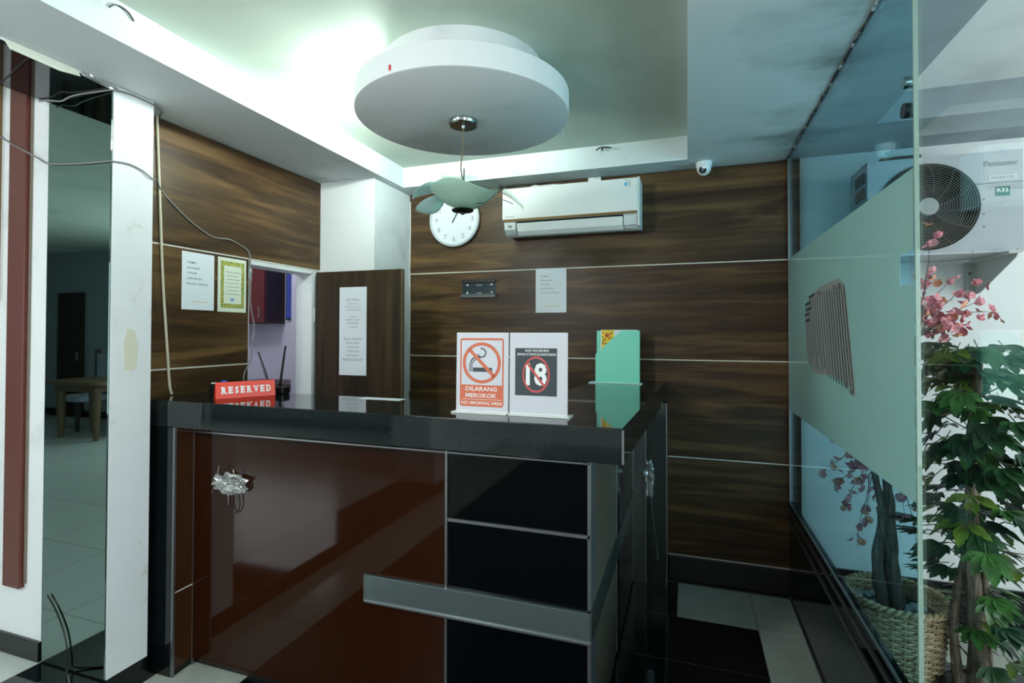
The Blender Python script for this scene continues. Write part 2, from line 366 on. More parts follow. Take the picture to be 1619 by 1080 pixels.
# wall outside the glass
wo = struct('wall_outside', B().box(.62, 4.0, 3.40, 3.5, 0, ZS), M_white)
struct('baseboard_outside', B().cbox(.66, 4.0, 3.384, 3.402, 0, .2, .002), M_granite)
struct('trim_3', B().cbox(.575, .622, 3.36, 3.402, 0, ZS, .002), mat('dark_frame', (20, 27, 29), .75, 0, .15), 'dark upright frame where the glass meets the wall')
# kerb under the glass with its track strips
kb = struct('wall_kerb', B().cbox(XG-.002, .584, .30, 3.385, -.05, .56, .002), M_granite, 'low black granite kerb carrying the glass')
for z in (.432, .500, .553): obj('track_strip', B().box(XG-.008, XG, .30, 3.385, z-.005, z+.005), M_alu, kb)
obj('floor_edge', B().box(XG-.010, XG, .30, 3.385, 0, .010), M_alu, kb)
# glass panes
M_pane1 = glass('teal_tinted_glass', (.57, .82, .88)); M_pane2 = glass('clear_glass', (.93, .965, .96))
M_gedge = mat('glass_edge', (150, 176, 164), .3)
w1 = struct('window_1', B().box(.562, .572, 1.612, 3.36, .56, ZS), M_pane1, 'teal tinted glass pane with a frosted band')
M_film = film('frosted_film', (186, 202, 194), (200, 220, 210), .10)
fg = Fr((.5612, 0, 0), (0, 1, 0), (0, 0, 1))
obj('frosted_film', B().prism([(1.612, 1.09), (3.36, 1.09), (3.36, 1.962), (1.612, 1.962), (1.612, 1.746), (1.706, 1.746), (1.706, 1.66), (1.612, 1.66)], 0, .0006, lambda a, b, c: V((.5612-c, a, b))), M_film, w1)
obj('pane_edge', B().box(.562, .572, 1.604, 1.611, .56, ZS), M_gedge, w1)
for z, r_ in ((2.207, .016), (2.131, .020)): obj('glass_fitting', B().lathe([(r_, -.006), (r_, .02)], (.562, 1.66, z), 20, 'x'), M_chrome if r_ < .018 else M_black_pl, w1)
obj('frame_strip', B().box(.559, .576, 3.358, 3.364, .56, ZS), M_alu, w1)
M_seal = mat('mouldy_sealant', (120, 124, 120), .8); noise_col(M_seal, [(20, 24, 24), (40, 46, 46), (200, 206, 204)], (1, 1, 1), 26, 4, 0, [.3, .54, .66])
obj('sealant', B().tube([(.5615+.002*math.sin(k*1.7), .36+k*.06, ZS-.003) for k in range(51)], [.0045+.002*math.sin(k*2.3) for k in range(51)], 6), M_seal, w1)
w2 = struct('window_2', B().box(.563, .571, .35, 1.602, .56, ZS), M_pane2, 'clear glass pane nearest the viewer')

# ------------------------------------------------------------------ reception counter
CT = 1.2225
rc = thing('reception_counter', 'L-shaped reception counter with black granite top and red-brown gloss front', 'counter', (-1.25, 2.3, 0))
top_poly = [(-2.372, 1.712), (-.194, 1.690), (-.129, 3.398), (-.575, 3.398), (-.640, 2.120), (-2.372, 2.120)]
def slab(poly, z0, z1, ch):
    bm = bmesh.new(); lo = [bm.verts.new((x, y, z0)) for x, y in poly]; hi = [bm.verts.new((x, y, z1)) for x, y in poly]
    bm.faces.new(lo[::-1]); bm.faces.new(hi); n = len(poly)
    for i in range(n): bm.faces.new((lo[i], lo[(i+1) % n], hi[(i+1) % n], hi[i]))
    bmesh.ops.bevel(bm, geom=bm.edges[:], offset=ch, segments=2, affect='EDGES', profile=.5); return B().bm(bm)
M_top = mat('polished_black_countertop', (24, 31, 32), .05); noise_col(M_top, [(19, 25, 26), (25, 32, 33), (50, 58, 60)], (1, 1, 1), 220, 2, 0, [.3, .62, .8])
obj('countertop', slab(top_poly, 1.105, CT, .003), M_top, rc)
obj('corner_trim', B().box(-.198, -.191, 1.687, 1.694, 1.108, 1.216), M_alu, rc)
obj('leg', B().cbox(-2.372, -2.170, 1.712, 1.812, 0, 1.104, .002), M_granite, rc)
rp = obj('return_panel', B().box(-2.170, -2.164, 1.722, 1.812, .03, 1.104), M_return, rc)
for y in (1.718, 1.816): obj('edge_trim', B().box(-2.171, -2.160, y-.005, y+.005, .0, 1.104), M_alu, rp)
obj('joint', B().box(-2.1645, -2.1625, 1.722, 1.812, .366, .371), M_joint, rp)
obj('carcass', B().box(-2.36, -.335, 1.832, 2.06, 0, 1.103).box(-.60, -.335, 2.06, 3.39, 0, 1.103), M_base, rc)
obj('front_panel', B().cbox(-2.162, -.876, 1.812, 1.830, .03, 1.103, .0015), M_brown, rc)
obj('edge_trim', B().box(-.877, -.869, 1.804, 1.830, 0, 1.103), M_alu, rc)
for z0, z1 in ((.824, 1.103), (.462, .808), (.03, .446)): obj('black_panel', B().cbox(-.868, -.330, 1.812, 1.830, z0, z1, .0015), M_black, rc)
for z in (.816, .454): obj('joint_trim', B().box(-.868, -.322, 1.806, 1.828, z-.006, z+.006), M_alu, rc)
obj('joint_trim', B().box(-2.16, -.322, 1.806, 1.812, 1.068, 1.074), M_alu, rc)
bd = obj('steel_band', B().cbox(-1.226, -.322, 1.796, 1.812, .460, .557, .001), M_steel, rc)
obj('band_lip', B().cbox(-1.228, -.316, 1.790, 1.812, .450, .461, .002), M_alu, bd)
obj('band_end', B().box(-1.231, -1.226, 1.794, 1.812, .452, .558), M_alu, bd)
# right flank
def flank(name, y0, y1, z0, z1, m, t=.012, x=-.318): return obj(name, B().cbox(x-t, x, y0, y1, z0, z1, .001), m, rc)
flank('corner_post', 1.806, 1.925, .562, 1.103, M_alu); flank('corner_post', 1.806, 1.925, .02, .448, M_alu)
flank('side_panel', 1.927, 2.503, .562, 1.103, M_speck); flank('side_panel', 1.927, 2.503, .02, .448, M_speck)
flank('edge_trim', 2.503, 2.513, .02, 1.103, M_alu, x=-.316)
flank('side_panel', 2.514, 3.298, .562, 1.103, M_black); flank('side_panel', 2.514, 3.298, .02, .448, M_black)
flank('steel_band', 1.798, 3.298, .452, .557, M_smoke2, .016, -.314)
obj('end_panel', B().box(-.316, -.243, 3.300, 3.33, 0, 1.103), M_smoke2, rc)
obj('end_panel', B().box(-.240, -.124, 3.300, 3.33, 0, 1.103), M_smoke, rc)
for x in (-.3175, -.2415, -.1185): obj('edge_trim', B().box(x-.003, x+.003, 3.294, 3.398 if x > -.2 else 3.33, 0, 1.103), M_alu, rc)

# crumpled plastic bundles on the counter's handles
M_wrap = bpy.data.materials.new('crinkled_clear_plastic'); M_wrap.use_nodes = True
def wrapmat():
    N, L = nt(M_wrap); N.remove(N['Principled BSDF']); out = N['Material Output']
    t = N.new('ShaderNodeBsdfTransparent'); g = N.new('ShaderNodeBsdfGlossy'); g.inputs['Roughness'].default_value = .12
    d = N.new('ShaderNodeBsdfDiffuse'); d.inputs[0].default_value = (.5, .5, .48, 1)
    a = N.new('ShaderNodeMixShader'); a.inputs[0].default_value = .3; L.new(g.outputs[0], a.inputs[1]); L.new(d.outputs[0], a.inputs[2])
    m = N.new('ShaderNodeMixShader'); m.inputs[0].default_value = .6; L.new(t.outputs[0], m.inputs[1]); L.new(a.outputs[0], m.inputs[2]); L.new(m.outputs[0], out.inputs[0])
wrapmat()
def crumple(c, rx, ry, rz, seed, amp=.35, sub=3):
    rn = random.Random(seed); bm = bmesh.new(); bmesh.ops.create_icosphere(bm, subdivisions=sub, radius=1)
    for v in bm.verts:
        k = 1+rn.uniform(-amp, amp); v.co = V((c[0]+v.co.x*rx*k, c[1]+v.co.y*ry*k, c[2]+v.co.z*rz*k))
    return B().bm(bm)
def bundle(loc, rx, ry, rz, seed, label, strands, r=.0016):
    t = thing('plastic_wrap', label, 'plastic wrap', loc, 'plastic bundles tied over the counter handles')
    obj('handle', B().cbox(loc[0]-rx*.6, loc[0]+rx*.6, loc[1]-ry*.3, loc[1]+ry*1.0, loc[2]-rz*.3, loc[2]+rz*.2, .003), M_chrome, t)
    obj('wrapping', crumple(loc, rx, ry, rz, seed), M_wrap, t)
    for s in strands: obj('loose_strand', B().tube(s, r, 5), M_wrap, t)
    return t
t = bundle((-1.925, 1.792, .857), .088, .022, .042, 3, 'crumpled clear plastic bundled over the handle on the red-brown front panel',
       [[(-2.005, 1.786, .855), (-2.012, 1.784, .83), (-2.022, 1.786, .805)], [(-1.93, 1.786, .82), (-1.925, 1.784, .79), (-1.926, 1.786, .765)],
        [(-1.99, 1.786, .885), (-1.985, 1.784, .915), (-1.978, 1.782, .935)], [(-1.90, 1.786, .885), (-1.895, 1.784, .91), (-1.90, 1.784, .925)], [(-1.85, 1.786, .86), (-1.838, 1.784, .872), (-1.836, 1.784, .89)]])
obj('string_loop', B().tube([(-1.925+.028*math.sin(a)+.02, 1.802, .775+.05*math.cos(a)) for a in [k*pi/10 for k in range(0, 17)]], .0022, 6), M_base, t)
bundle((-.222, 3.286, .64), .030, .014, .10, 11, 'crumpled plastic hanging on the smoked glass end of the counter', [[(-.21, 3.29, .55), (-.20, 3.29, .42), (-.185, 3.29, .30), (-.17, 3.29, .15)]], .004)

# ------------------------------------------------------------------ things on the counter
def sheet(name, frm, a0, a1, b0, b1, m, label, cat, group=None, th=.0012):
    return tag(obj(name, frm.box(B(), a0, a1, b0, b1, .0003, th), m), label, cat, group)
M_acr = glass('clear_acrylic', (.95, .97, .97)); M_orange = mat('orange_print', (212, 108, 76), .6); M_sgrey = mat('sign_grey', (58, 66, 72), .6)
M_signw = mat('sign_white', (208, 209, 217), .5); M_white_ink = mat('white_print', (240, 240, 240), .6); M_redring = mat('red_ring_print', (206, 88, 82), .6)
def stand(x0, x1, y, label, lo=.012, hi=.0):
    t = thing('sign_stand', label, 'sign', ((x0+x1)/2, y, CT), 'upright signs on the counter')
    fr_ = Fr((x0, y, CT), (1, 0, .0), (0, .02, 1)); w = x1-x0
    obj('insert', fr_.box(B(), .002, w-.002, .010, .304, 0, .001), M_signw, t)
    obj('acrylic_cover', fr_.box(B(), 0, w, .004, .307, -.003, -.0005), M_whitepl, t)
    obj('base', B().cbox(x0-lo, x1+hi, y-.022, y+.045, CT+.0005, CT+.006, .001), M_whitepl, t)
    return t, fr_, w
t, f, w = stand(-.845, -.633, 1.832, 'no smoking sign in orange on an acrylic stand at the counter edge')
def rrect(a0, a1, b0, b1, r, n=5):
    o = []
    for cx, cy, s in ((a1-r, b1-r, 0), (a0+r, b1-r, 1), (a0+r, b0+r, 2), (a1-r, b0+r, 3)):
        o += [(cx+r*math.cos((s+k/n)*pi/2), cy+r*math.sin((s+k/n)*pi/2)) for k in range(n+1)]
    return o
obj('orange_field', B().prism(rrect(.016, .194, .026, .286, .010), .001, .0016, f), M_orange, t)
obj('white_field', f.box(B(), .022, .188, .108, .278, .0016, .0020), M_signw, t)
rb = B(); ring(f, .105, .192, .066, .078, .0026, .0030, 56, rb)
obj('cigarette_print', f.box(f.box(f.box(B(), .070, .148, .158, .174, .0021, .0024), .063, .067, .158, .190, .0021, .0024), .055, .059, .158, .190, .0021, .0024), M_sgrey, t)
sm = B(); ring(f, .083, .190, .020, .025, .0021, .0024, 14, sm, ang=(pi/2, pi)); ring(f, .083, .190, .012, .016, .0021, .0024, 14, sm, ang=(pi/2, pi))
f.box(sm, .083, .100, .210, .215, .0021, .0024); f.box(sm, .083, .096, .202, .206, .0021, .0024); ring(f, .105, .230, .014, .019, .0021, .0024, 20, sm, ang=(-pi*.9, pi*.6))
obj('smoke_print', sm, M_sgrey, t)
dg = math.sqrt(.5); rb.prism([(.105-.052-.004, .192+.052-.005), (.105-.052+.005, .192+.052+.004), (.105+.052+.004, .192-.052+.005), (.105+.052-.005, .192-.052-.004)], .0026, .0030, f)
obj('prohibition_ring', rb, M_orange, t)
obj('lettering', text(f, 'DILARANG', .040, .168, .085, .101, .0019, .012, b=text(f, 'MEROKOK', .040, .166, .060, .076, .0019, .012, b=text(f, 'NO SMOKING AREA', .022, .190, .034, .046, .0019, .008))), M_white_ink, t)
obj('rule', f.box(B(), .024, .188, .0525, .0538, .0016, .0020), M_white_ink, t)
t, f, w = stand(-.629, -.408, 1.836, 'white eighteen-plus age limit sign on an acrylic stand', -.001, .012)
obj('dark_field', f.box(B(), .022, .182, .075, .250, .001, .0015), M_sgrey, t)
obj('lettering', text(f, 'ANAK YANG BERUMUR', .060, .152, .2365, .2455, .0019, .01, b=text(f, 'BAWAH 18 TAHUN DILARANG MASUK', .032, .180, .2225, .232, .0019, .01)), M_white_ink, t)
obj('numeral', text(f, '18', .064, .144, .112, .196, .0019, .03), M_white_ink, t)
rb = B(); ring(f, .103, .153, .046, .052, .0022, .0026, 48, rb, sq=1.28)
rb.prism([(.062, .197), (.068, .203), (.142, .108), (.135, .103)], .0022, .0026, f); obj('prohibition_ring', rb, M_redring, t)

# red RESERVED tent card, turned towards the viewer
p0, p1 = V((-2.034, 1.812, CT)), V((-1.904, 2.034, CT)); ud = (p1-p0).normalized(); nd = V((ud.y, -ud.x, 0)); ln = (p1-p0).length
t = thing('reserved_sign', 'red tent sign with white capital letters lying on the counter', 'sign', (p0+p1)/2)
f = Fr(p0, ud, (V((0, 0, 1))*.97-nd*.20))
prof = [(0, .0005), (-.040, .0005), (-.014, .074), (-.012, .074)]
obj('tent_card', B().prism([(0, .0005), (.050, .0005), (.016, .076), (.0145, .076)], 0, ln, lambda a, b, c: p0+ud*c-nd*a+V((0, 0, b))), mat('red_acrylic', (226, 58, 34), .15), t)
x = .024; gap = .0085; ws = {'R': 1.05, 'E': .92, 'S': .80, 'V': 1.05, 'D': 1.0}; unit = (ln-.044-7*gap)/sum(ws[c] for c in 'RESERVED')
for ch in 'RESERVED':
    w_ = unit*ws[ch]; b = text(f, ch, x, x+w_, .023, .055, .0010, .045); q = .0030
    if ch in 'RED':
        for bb in (.023, .055-q): f.box(b, x-.0025, x+w_*.40, bb, bb+q, .0006, .0011)
    if ch == 'R': f.box(b, x+w_*.55, x+w_+.003, .023, .023+q, .0006, .0011)
    if ch == 'V': f.box(b, x-.002, x+w_*.36, .055-q, .055, .0006, .0011); f.box(b, x+w_*.64, x+w_+.002, .055-q, .055, .0006, .0011)
    obj('letter', b, M_white_ink, t); x += w_+gap

# router with two aerials behind the card
t = thing('wifi_router', 'black wifi router with two upright aerials behind the red sign', 'router', (-1.95, 2.065, CT))
obj('casing', B().cbox(-2.075, -1.890, 2.068, 2.118, CT+.0005, CT+.036, .006), M_black_pl, t)
obj('aerial', B().tube([(-1.998, 2.088, CT+.032), (-2.014, 2.088, 1.31), (-2.066, 2.088, 1.430)], [.0065, .006, .0045], 8), M_black_pl, t)
obj('aerial', B().tube([(-1.928, 2.088, CT+.032), (-1.920, 2.088, 1.31), (-1.895, 2.088, 1.462)], [.0065, .006, .0045], 8), M_black_pl, t)
t = thing('power_adapter', 'small dark adapter with a blue plug beside the router', 'adapter', (-2.20, 1.95, CT))
obj('casing', B().cbox(-2.215, -2.125, 1.93, 1.985, CT+.0005, CT+.055, .005), M_black_pl, t)
obj('plug', B().cbox(-2.150, -2.128, 1.94, 1.962, CT+.054, CT+.072, .003), mat('blue_plug', (40, 80, 180), .4), t)
obj('label_strip', B().cbox(-2.21, -2.155, 1.94, 1.96, CT+.0545, CT+.060, .001), M_whitepl, t)
tag(obj('paper_sheet', B().box(-1.442, -1.226, 2.052, 2.112, CT+.0004, CT+.0016), M_paper), 'loose white paper at the back edge of the counter', 'paper')

# teal brochure holder on the counter's wing
t = thing('brochure_holder', 'teal corrugated brochure holder standing on the counter by the back wall', 'brochure holder', (-.405, 3.24, CT))
M_teal = mat('teal_corrugated_plastic', (138, 234, 208), .4); M_tealb = mat('pale_teal_base', (196, 244, 240), .4)
obj('base', B().cbox(-.575, -.255, 3.185, 3.285, CT+.0005, CT+.006, .001), M_tealb, t)
fz = Fr((-.536, 3.205, CT+.006), (1, 0, 0), (0, .03, 1)); hb = B()
hp = [(0, 0), (.262, 0), (.262, .318), (.158, .318), (.026, .196), (0, .172)]
obj('front_sheet', B().prism(hp, -.003, 0, fz), M_teal, t)
for k in range(1, 26):
    a = .0102*k; h = .318 if a > .158 else (.172+(.318-.172)*(a/.158) if a < .158 else .318)
    fz.box(hb, a-.0022, a+.0022, .004, min(h-.003, .314), .0, .0014)
tag(obj('corrugation', hb, M_teal, t), kind='stuff')
obj('back_sheet', fz.box(B(), 0, .266, 0, .318, -.050, -.047), M_teal, t)
obj('side_sheet', fz.box(B(), .262, .266, 0, .318, -.047, 0), M_teal, t); obj('side_sheet', fz.box(B(), 0, .003, 0, .172, -.047, -.003), M_teal, t)
br = tag(obj('brochure', fz.box(B(), .030, .250, .006, .322, -.012, -.008), M_paper), 'yellow floral brochure in the teal holder', 'brochure')
obj('yellow_cover', fz.box(B(), .036, .112, .10, .3205, -.0079, -.0072), mat('yellow_cover_print', (240, 206, 40), .5), br)
fl_ = B()
for a, b_, r_ in ((.070, .288, .017), (.055, .262, .009), (.084, .270, .008), (.046, .238, .008), (.092, .296, .007), (.044, .304, .006)):
    fl_.prism([(a+r_*math.cos(q*pi/4)*(1 if q % 2 else .7), b_+r_*math.sin(q*pi/4)*(1 if q % 2 else .7)) for q in range(8)], -.0071, -.0066, fz)
obj('flower_print', fl_, mat('red_flower_print', (190, 72, 24), .5), br)
gl_ = B()
for a, b_ in ((.042, .275), (.060, .236), (.100, .272), (.044, .252), (.098, .305)): gl_.prism([(a-.006, b_-.002), (a, b_-.007), (a+.005, b_+.003), (a, b_+.008)], -.0071, -.0065, fz)
obj('leaf_print', gl_, mat('green_leaf_print', (70, 140, 50), .5), br)

# ------------------------------------------------------------------ papers on the walls
FL = Fr((XL, 0, 0), (0, 1, 0), (0, 0, 1)); FB = Fr((0, BY, 0), (1, 0, 0), (0, 0, 1)); FD = Fr((0, 2.890, 0), (1, 0, 0), (0, 0, 1))
def notice(frm, a0, b0, w, h, label, m_ink):
    s = sheet('notice_paper', frm, a0, a0+w, b0, b0+h, M_paper, label, 'notice')
    lines = [('TAMU', .30), ('DATANG', .40), ('WAJIB', .31), ('LAPOR DI', .46), ('FRONT OFFICE', .66)]; b = None
    for i, (tx, ww) in enumerate(lines):
        z = b0+h*(.80-.092*i); b = text(frm, tx, a0+w*.15, a0+w*(.15+ww*.96), z, z+h*.036, .0015, .012, b=b)
    obj('lettering', b, m_ink, s)
    obj('yellow_rule', frm.box(B(), a0+w*.30, a0+w*.78, b0+h*.135, b0+h*.147, .0013, .0016), M_gold, s)
    return s
notice(FL, 1.914, 1.644, .186, .292, 'white guest notice paper on the left wall beside the green-bordered certificate', M_ink)
notice(FB, -.976, 1.668, .213, .300, 'white guest notice paper on the back wall under the air conditioner', M_inkl)
s = sheet('certificate', FL, 2.123, 2.311, 1.641, 1.937, M_paper2, 'certificate with ornate green and yellow border on the left wall', 'certificate')
M_orn = mat('ornate_border_print', (150, 160, 90), .7); noise_col(M_orn, [(52, 110, 58), (120, 150, 70), (228, 206, 110), (96, 60, 30)], (1, 1, 1), 130, 2, 0, [.34, .46, .56, .68])
ob_ = B(); a0, a1, b0, b1 = 2.141, 2.297, 1.663, 1.918
for q in ((a0, a1, b0, b0+.024), (a0, a1, b1-.024, b1), (a0, a0+.020, b0+.024, b1-.024), (a1-.020, a1, b0+.024, b1-.024)): FL.box(ob_, *q, .0013, .0016)
obj('ornate_border', ob_, M_orn, s)
lb = B()
for i in range(7): FL.box(lb, 2.172+.006*(i % 3), 2.268-.01*(i % 2), 1.858-.020*i, 1.8615-.020*i, .0013, .0016)
obj('printed_lines', lb, M_inkl, s); obj('blue_stamp', FL.box(B(), 2.205, 2.228, 1.70, 1.718, .0013, .0017), mat('blue_stamp_print', (130, 160, 210), .7), s)
s = sheet('door_notice', FD, -2.181, -1.972, 1.250, 1.829, M_paper, 'long narrow white notice on the open dark wood door', 'notice')
rows = [('EXTRA', .052, .020), ('BREAKFAST', .040, .010), ('PERSON CHARGE', .060, .010), ('PEMBAYARAN', .054, .012), None, ('HARAP', .030, .010), ('PEMBAYARAN', .056, .012), ('DIMUKA', .046, .016), ('TUNAI', .036, .016), None, None, ('BILA ANDA', .070, .018), ('ADA APA', .054, .018), ('MOHON', .044, .018), ('LAPOR', .050, .018), ('KEPADA', .050, .018), ('RESEPSIONIS', .076, .022)]
z = 1.752; b = None; cx = -2.076
for r_ in rows:
    if r_ is None: z -= .026; continue
    b = text(FD, r_[0], cx-r_[1], cx+r_[1], z-r_[2]*.8, z, .0015, .0, b=b); z -= r_[2]+.009
obj('lettering', b, M_inkl, s)

# ------------------------------------------------------------------ wall things
t = thing('wall_clock', 'round white wall clock half hidden behind the pendant lamp', 'clock', (-1.575, 3.398, 2.15))
cc = V((-1.575, 3.396, 2.340))
obj('frame', B().lathe([(.17, 0), (.190, .004), (.196, .018), (.192, .032), (.180, .038), (.177, .026)], cc, 64, 'y', cap=False), mat('pearl_clock_frame', (206, 214, 218), .25), t)
obj('dial', B().lathe([(0, .018), (.178, .018), (.178, .026), (0, .026)], cc, 64, 'y'), mat('clock_dial', (222, 228, 234), .5), t)
fc = Fr((cc.x, cc.y-.0262, cc.z), (1, 0, 0), (0, 0, 1)); M_num = mat('clock_grey', (110, 118, 126), .6)
for h in range(1, 13):
    a = pi/2-h*pi/6; x, y = .139*math.cos(a), .139*math.sin(a); ww = .022 if h >= 10 else .012
    tag(obj('numeral', text(fc, str(h), x-ww*.9, x+ww*.9, y-.017, y+.017, .0012, -.008), M_num, t), kind='stuff' if h >= 10 else None)
for nm, a, l, wd_ in (('hour_hand', 1.02, .085, .005), ('minute_hand', 1.12, .125, .0035)):
    d = V((math.cos(a), math.sin(a))); q = V((-d.y, d.x)); pts = [d*-.025+q*wd_, d*-.025-q*wd_, d*l-q*wd_*.5, d*l+q*wd_*.5]
    obj(nm, B().prism([(p.x, p.y) for p in pts], .003, .005, fc), mat('clock_hand_grey', (120, 128, 136), .4), t)
# bracket
t = thing('wall_bracket', 'black metal mounting bracket with a silver lower rail on the back wall', 'bracket', (-1.392, 3.398, 1.78))
obj('back_plate', FB.box(B(), -1.518, -1.266, 1.786, 1.900, .0005, .006), mat('dark_teal_metal', (34, 50, 56), .35, .5), t)
obj('top_lip', FB.box(B(), -1.522, -1.264, 1.886, 1.906, .0005, .022), M_black_pl, t)
obj('bottom_rail', B().prism([(3.3995, 1.782), (3.374, 1.780), (3.372, 1.792), (3.384, 1.806), (3.3995, 1.806)], -1.523, -1.262, lambda a, b, c: (c, a, b)), M_alu, t)
for x in (-1.482, -1.298):
    for z in (1.812, 1.868): obj('screw', B().lathe([(.011, 0), (.011, .003), (.006, .006)], (x, 3.3945, z), 16, 'y'), M_chrome, t)
for z in (1.868, 1.812): obj('slot', FB.box(B(), -1.41, -1.37, z-.003, z+.003, .006, .0068), M_alu, t)

# split air conditioner
t = thing('air_conditioner', 'white split air conditioner with a gold stripe high on the back wall', 'air conditioner', (-.705, 3.3, 2.17))
AX0, AX1 = -1.142, -.268
ex = lambda a, b, c: (c, a, b)
M_ac = mat('glossy_white_plastic', (230, 234, 230), .4); M_acs = mat('white_plastic_matte', (218, 226, 222), .4)
obj('body', B().prism([(3.398, 2.475), (3.205, 2.475), (3.196, 2.262), (3.205, 2.250), (3.222, 2.205), (3.245, 2.178), (3.275, 2.168), (3.398, 2.185)], AX0+.004, AX1-.004, ex), M_acs, t)
obj('front_panel', B().prism([(3.206, 2.474), (3.190, 2.468), (3.184, 2.270), (3.198, 2.264), (3.206, 2.30)], AX0, AX1-.012, ex), M_ac, t)
obj('end_cap', B().prism([(3.398, 2.477), (3.199, 2.477), (3.191, 2.270), (3.198, 2.180), (3.398, 2.183)], AX1-.012, AX1, ex), M_acs, t)
obj('gold_stripe', B().prism([(3.186, 2.2705), (3.181, 2.266), (3.184, 2.256), (3.198, 2.256)], AX0+.008, AX1-.016, ex), mat('gold_trim', (150, 122, 76), .3, .6), t)
obj('air_slot', B().prism([(3.1975, 2.254), (3.194, 2.248), (3.199, 2.236), (3.212, 2.236)], -1.048, -.365, ex), M_dark, t)
obj('louver', B().prism([(3.1935, 2.240), (3.196, 2.243), (3.214, 2.196), (3.240, 2.172), (3.238, 2.169), (3.211, 2.192)], -1.046, -.368, ex), M_ac, t)
se = obj('sensor_housing', B().prism([(3.194, 2.250), (3.190, 2.245), (3.196, 2.205), (3.222, 2.185), (3.23, 2.20)], -1.128, -1.056, ex), M_acs, t)
obj('sensor_window', B().cbox(-1.105, -1.078, 3.1895, 3.194, 2.215, 2.232, .001), M_greycable, se)
obj('display_cover', B().prism([(3.195, 2.248), (3.192, 2.243), (3.212, 2.190), (3.216, 2.192)], -.362, -.284, ex), M_acs, t)
fa = Fr((0, 3.1835, 0), (1, 0, 0), (0, .0, 1))
obj('lettering', text(fa, 'Panasonic', -1.118, -1.062, 2.281, 2.291, .0012, .0), M_ink, t)
bd_ = B(); ring(fa, -.352, 2.430, .012, .015, .0, -.0, 24, None); ring(Fr((0, 3.1885, 0), (1, 0, 0), (0, 0, 1)), -.346, 2.436, .021, .024, .0, .001, 20, bd_, ang=(-.7, 1.9))
obj('badge_ring', bd_, mat('grey_green_badge', (120, 160, 130), .4), t)
obj('badge', Fr((0, 3.1885, 0), (1, 0, 0), (0, 0, 1)).box(B(), -.356, -.338, 2.424, 2.445, 0, .001), mat('blue_badge', (90, 180, 220), .4), t)
ACT = t
t = thing('wall_socket', 'small white socket box above the air conditioner', 'socket', (-.57, 3.39, 2.50))
obj('box', B().cbox(-.612, -.528, 3.372, 3.399, 2.490, 2.552, .003), M_whitepl, t); obj('plug', B().cbox(-.606, -.586, 3.352, 3.373, 2.500, 2.522, .003), M_whitepl, t)
obj('power_cord', B().tube([(-.596, 3.352, 2.506), (-.66, 3.34, 2.497), (-.74, 3.29, 2.487), (-.80, 3.22, 2.479), (-.84, 3.185, 2.470), (-.885, 3.18, 2.467), (-.93, 3.20, 2.480), (-1.0, 3.28, 2.487), (-1.09, 3.33, 2.488), (-1.155, 3.36, 2.470), (-1.158, 3.385, 2.40)], .0042, 8), M_pvc, ACT)

# dome camera
t = thing('dome_camera', 'white dome security camera under the back soffit', 'camera', (.1, 3.3, ZS))
obj('base', B().lathe([(.046, -.0005), (.047, -.022), (.043, -.028)], (.1, 3.3, ZS), 32), M_whitepl, t)
obj('dome', B().lathe([(.041, -.026), (.040, -.045), (.030, -.066), (.015, -.077), (0, -.080)], (.1, 3.3, ZS), 32), M_whitepl, t)
ln_ = obj('lens_ring', B().lathe([(.0, 0), (.019, 0), (.021, .006), (.021, .010)], (.092, 3.272, ZS-.055), 24, 'y'), M_black_pl, t)
obj('lens', B().lathe([(.009, .008), (.009, .013)], (.092, 3.272, ZS-.055), 16, 'y'), M_chrome, ln_)

# ------------------------------------------------------------------ ceiling disc, its hidden lamp, the pendant
DC = V((-.940, 2.105, 0)); DZ = 2.477
t = thing('ceiling_disc', 'round two-tier white plaster disc hanging from the recessed ceiling', 'ceiling disc', (DC.x, DC.y, DZ))
obj('lower_tier', B().lathe([(0, 0), (.462, 0), (.467, .003), (.467, .095), (.457, .095), (.457, .072), (0, .072)], (DC.x, DC.y, DZ), 96), M_white, t)
obj('upper_tier', B().lathe([(.352, .0722), (.352, ZR-DZ)], (DC.x, DC.y, DZ), 96), M_white, t)
obj('red_mark', B().box(-1.035, -1.026, 1.6445, 1.6475, 2.492, 2.512), mat('red_paint_mark', (200, 40, 50), .5), t)
M_tube = mat('lit_tube', (255, 255, 255), .5, emit=(236, 255, 246), es=9)
for i, (a0, a1) in enumerate(((138, 160), (170, 192))):
    pts = [(DC.x+.408*math.cos(math.radians(a)), DC.y+.408*math.sin(math.radians(a)), DZ+.106) for a in [a0+(a1-a0)*k/8 for k in range(9)]]
    t = thing('cove_lamp', ['lit lamp tube hidden on the disc at its far left', 'lit lamp tube hidden on the disc at its near left'][i], 'lamp', pts[4][:2]+(DZ+.072,), 'hidden cove lamps on the ceiling disc')
    obj('tube', B().tube(pts, .012, 10), M_tube, t)
    obj('holder', B().cbox(pts[0][0]-.014, pts[0][0]+.014, pts[0][1]-.014, pts[0][1]+.014, DZ+.0725, DZ+.120, .003), M_whitepl, t)
    point('cove_light', (pts[4][0]-.0, pts[4][1], DZ+.122), .04, 37, (.87, 1, .92))
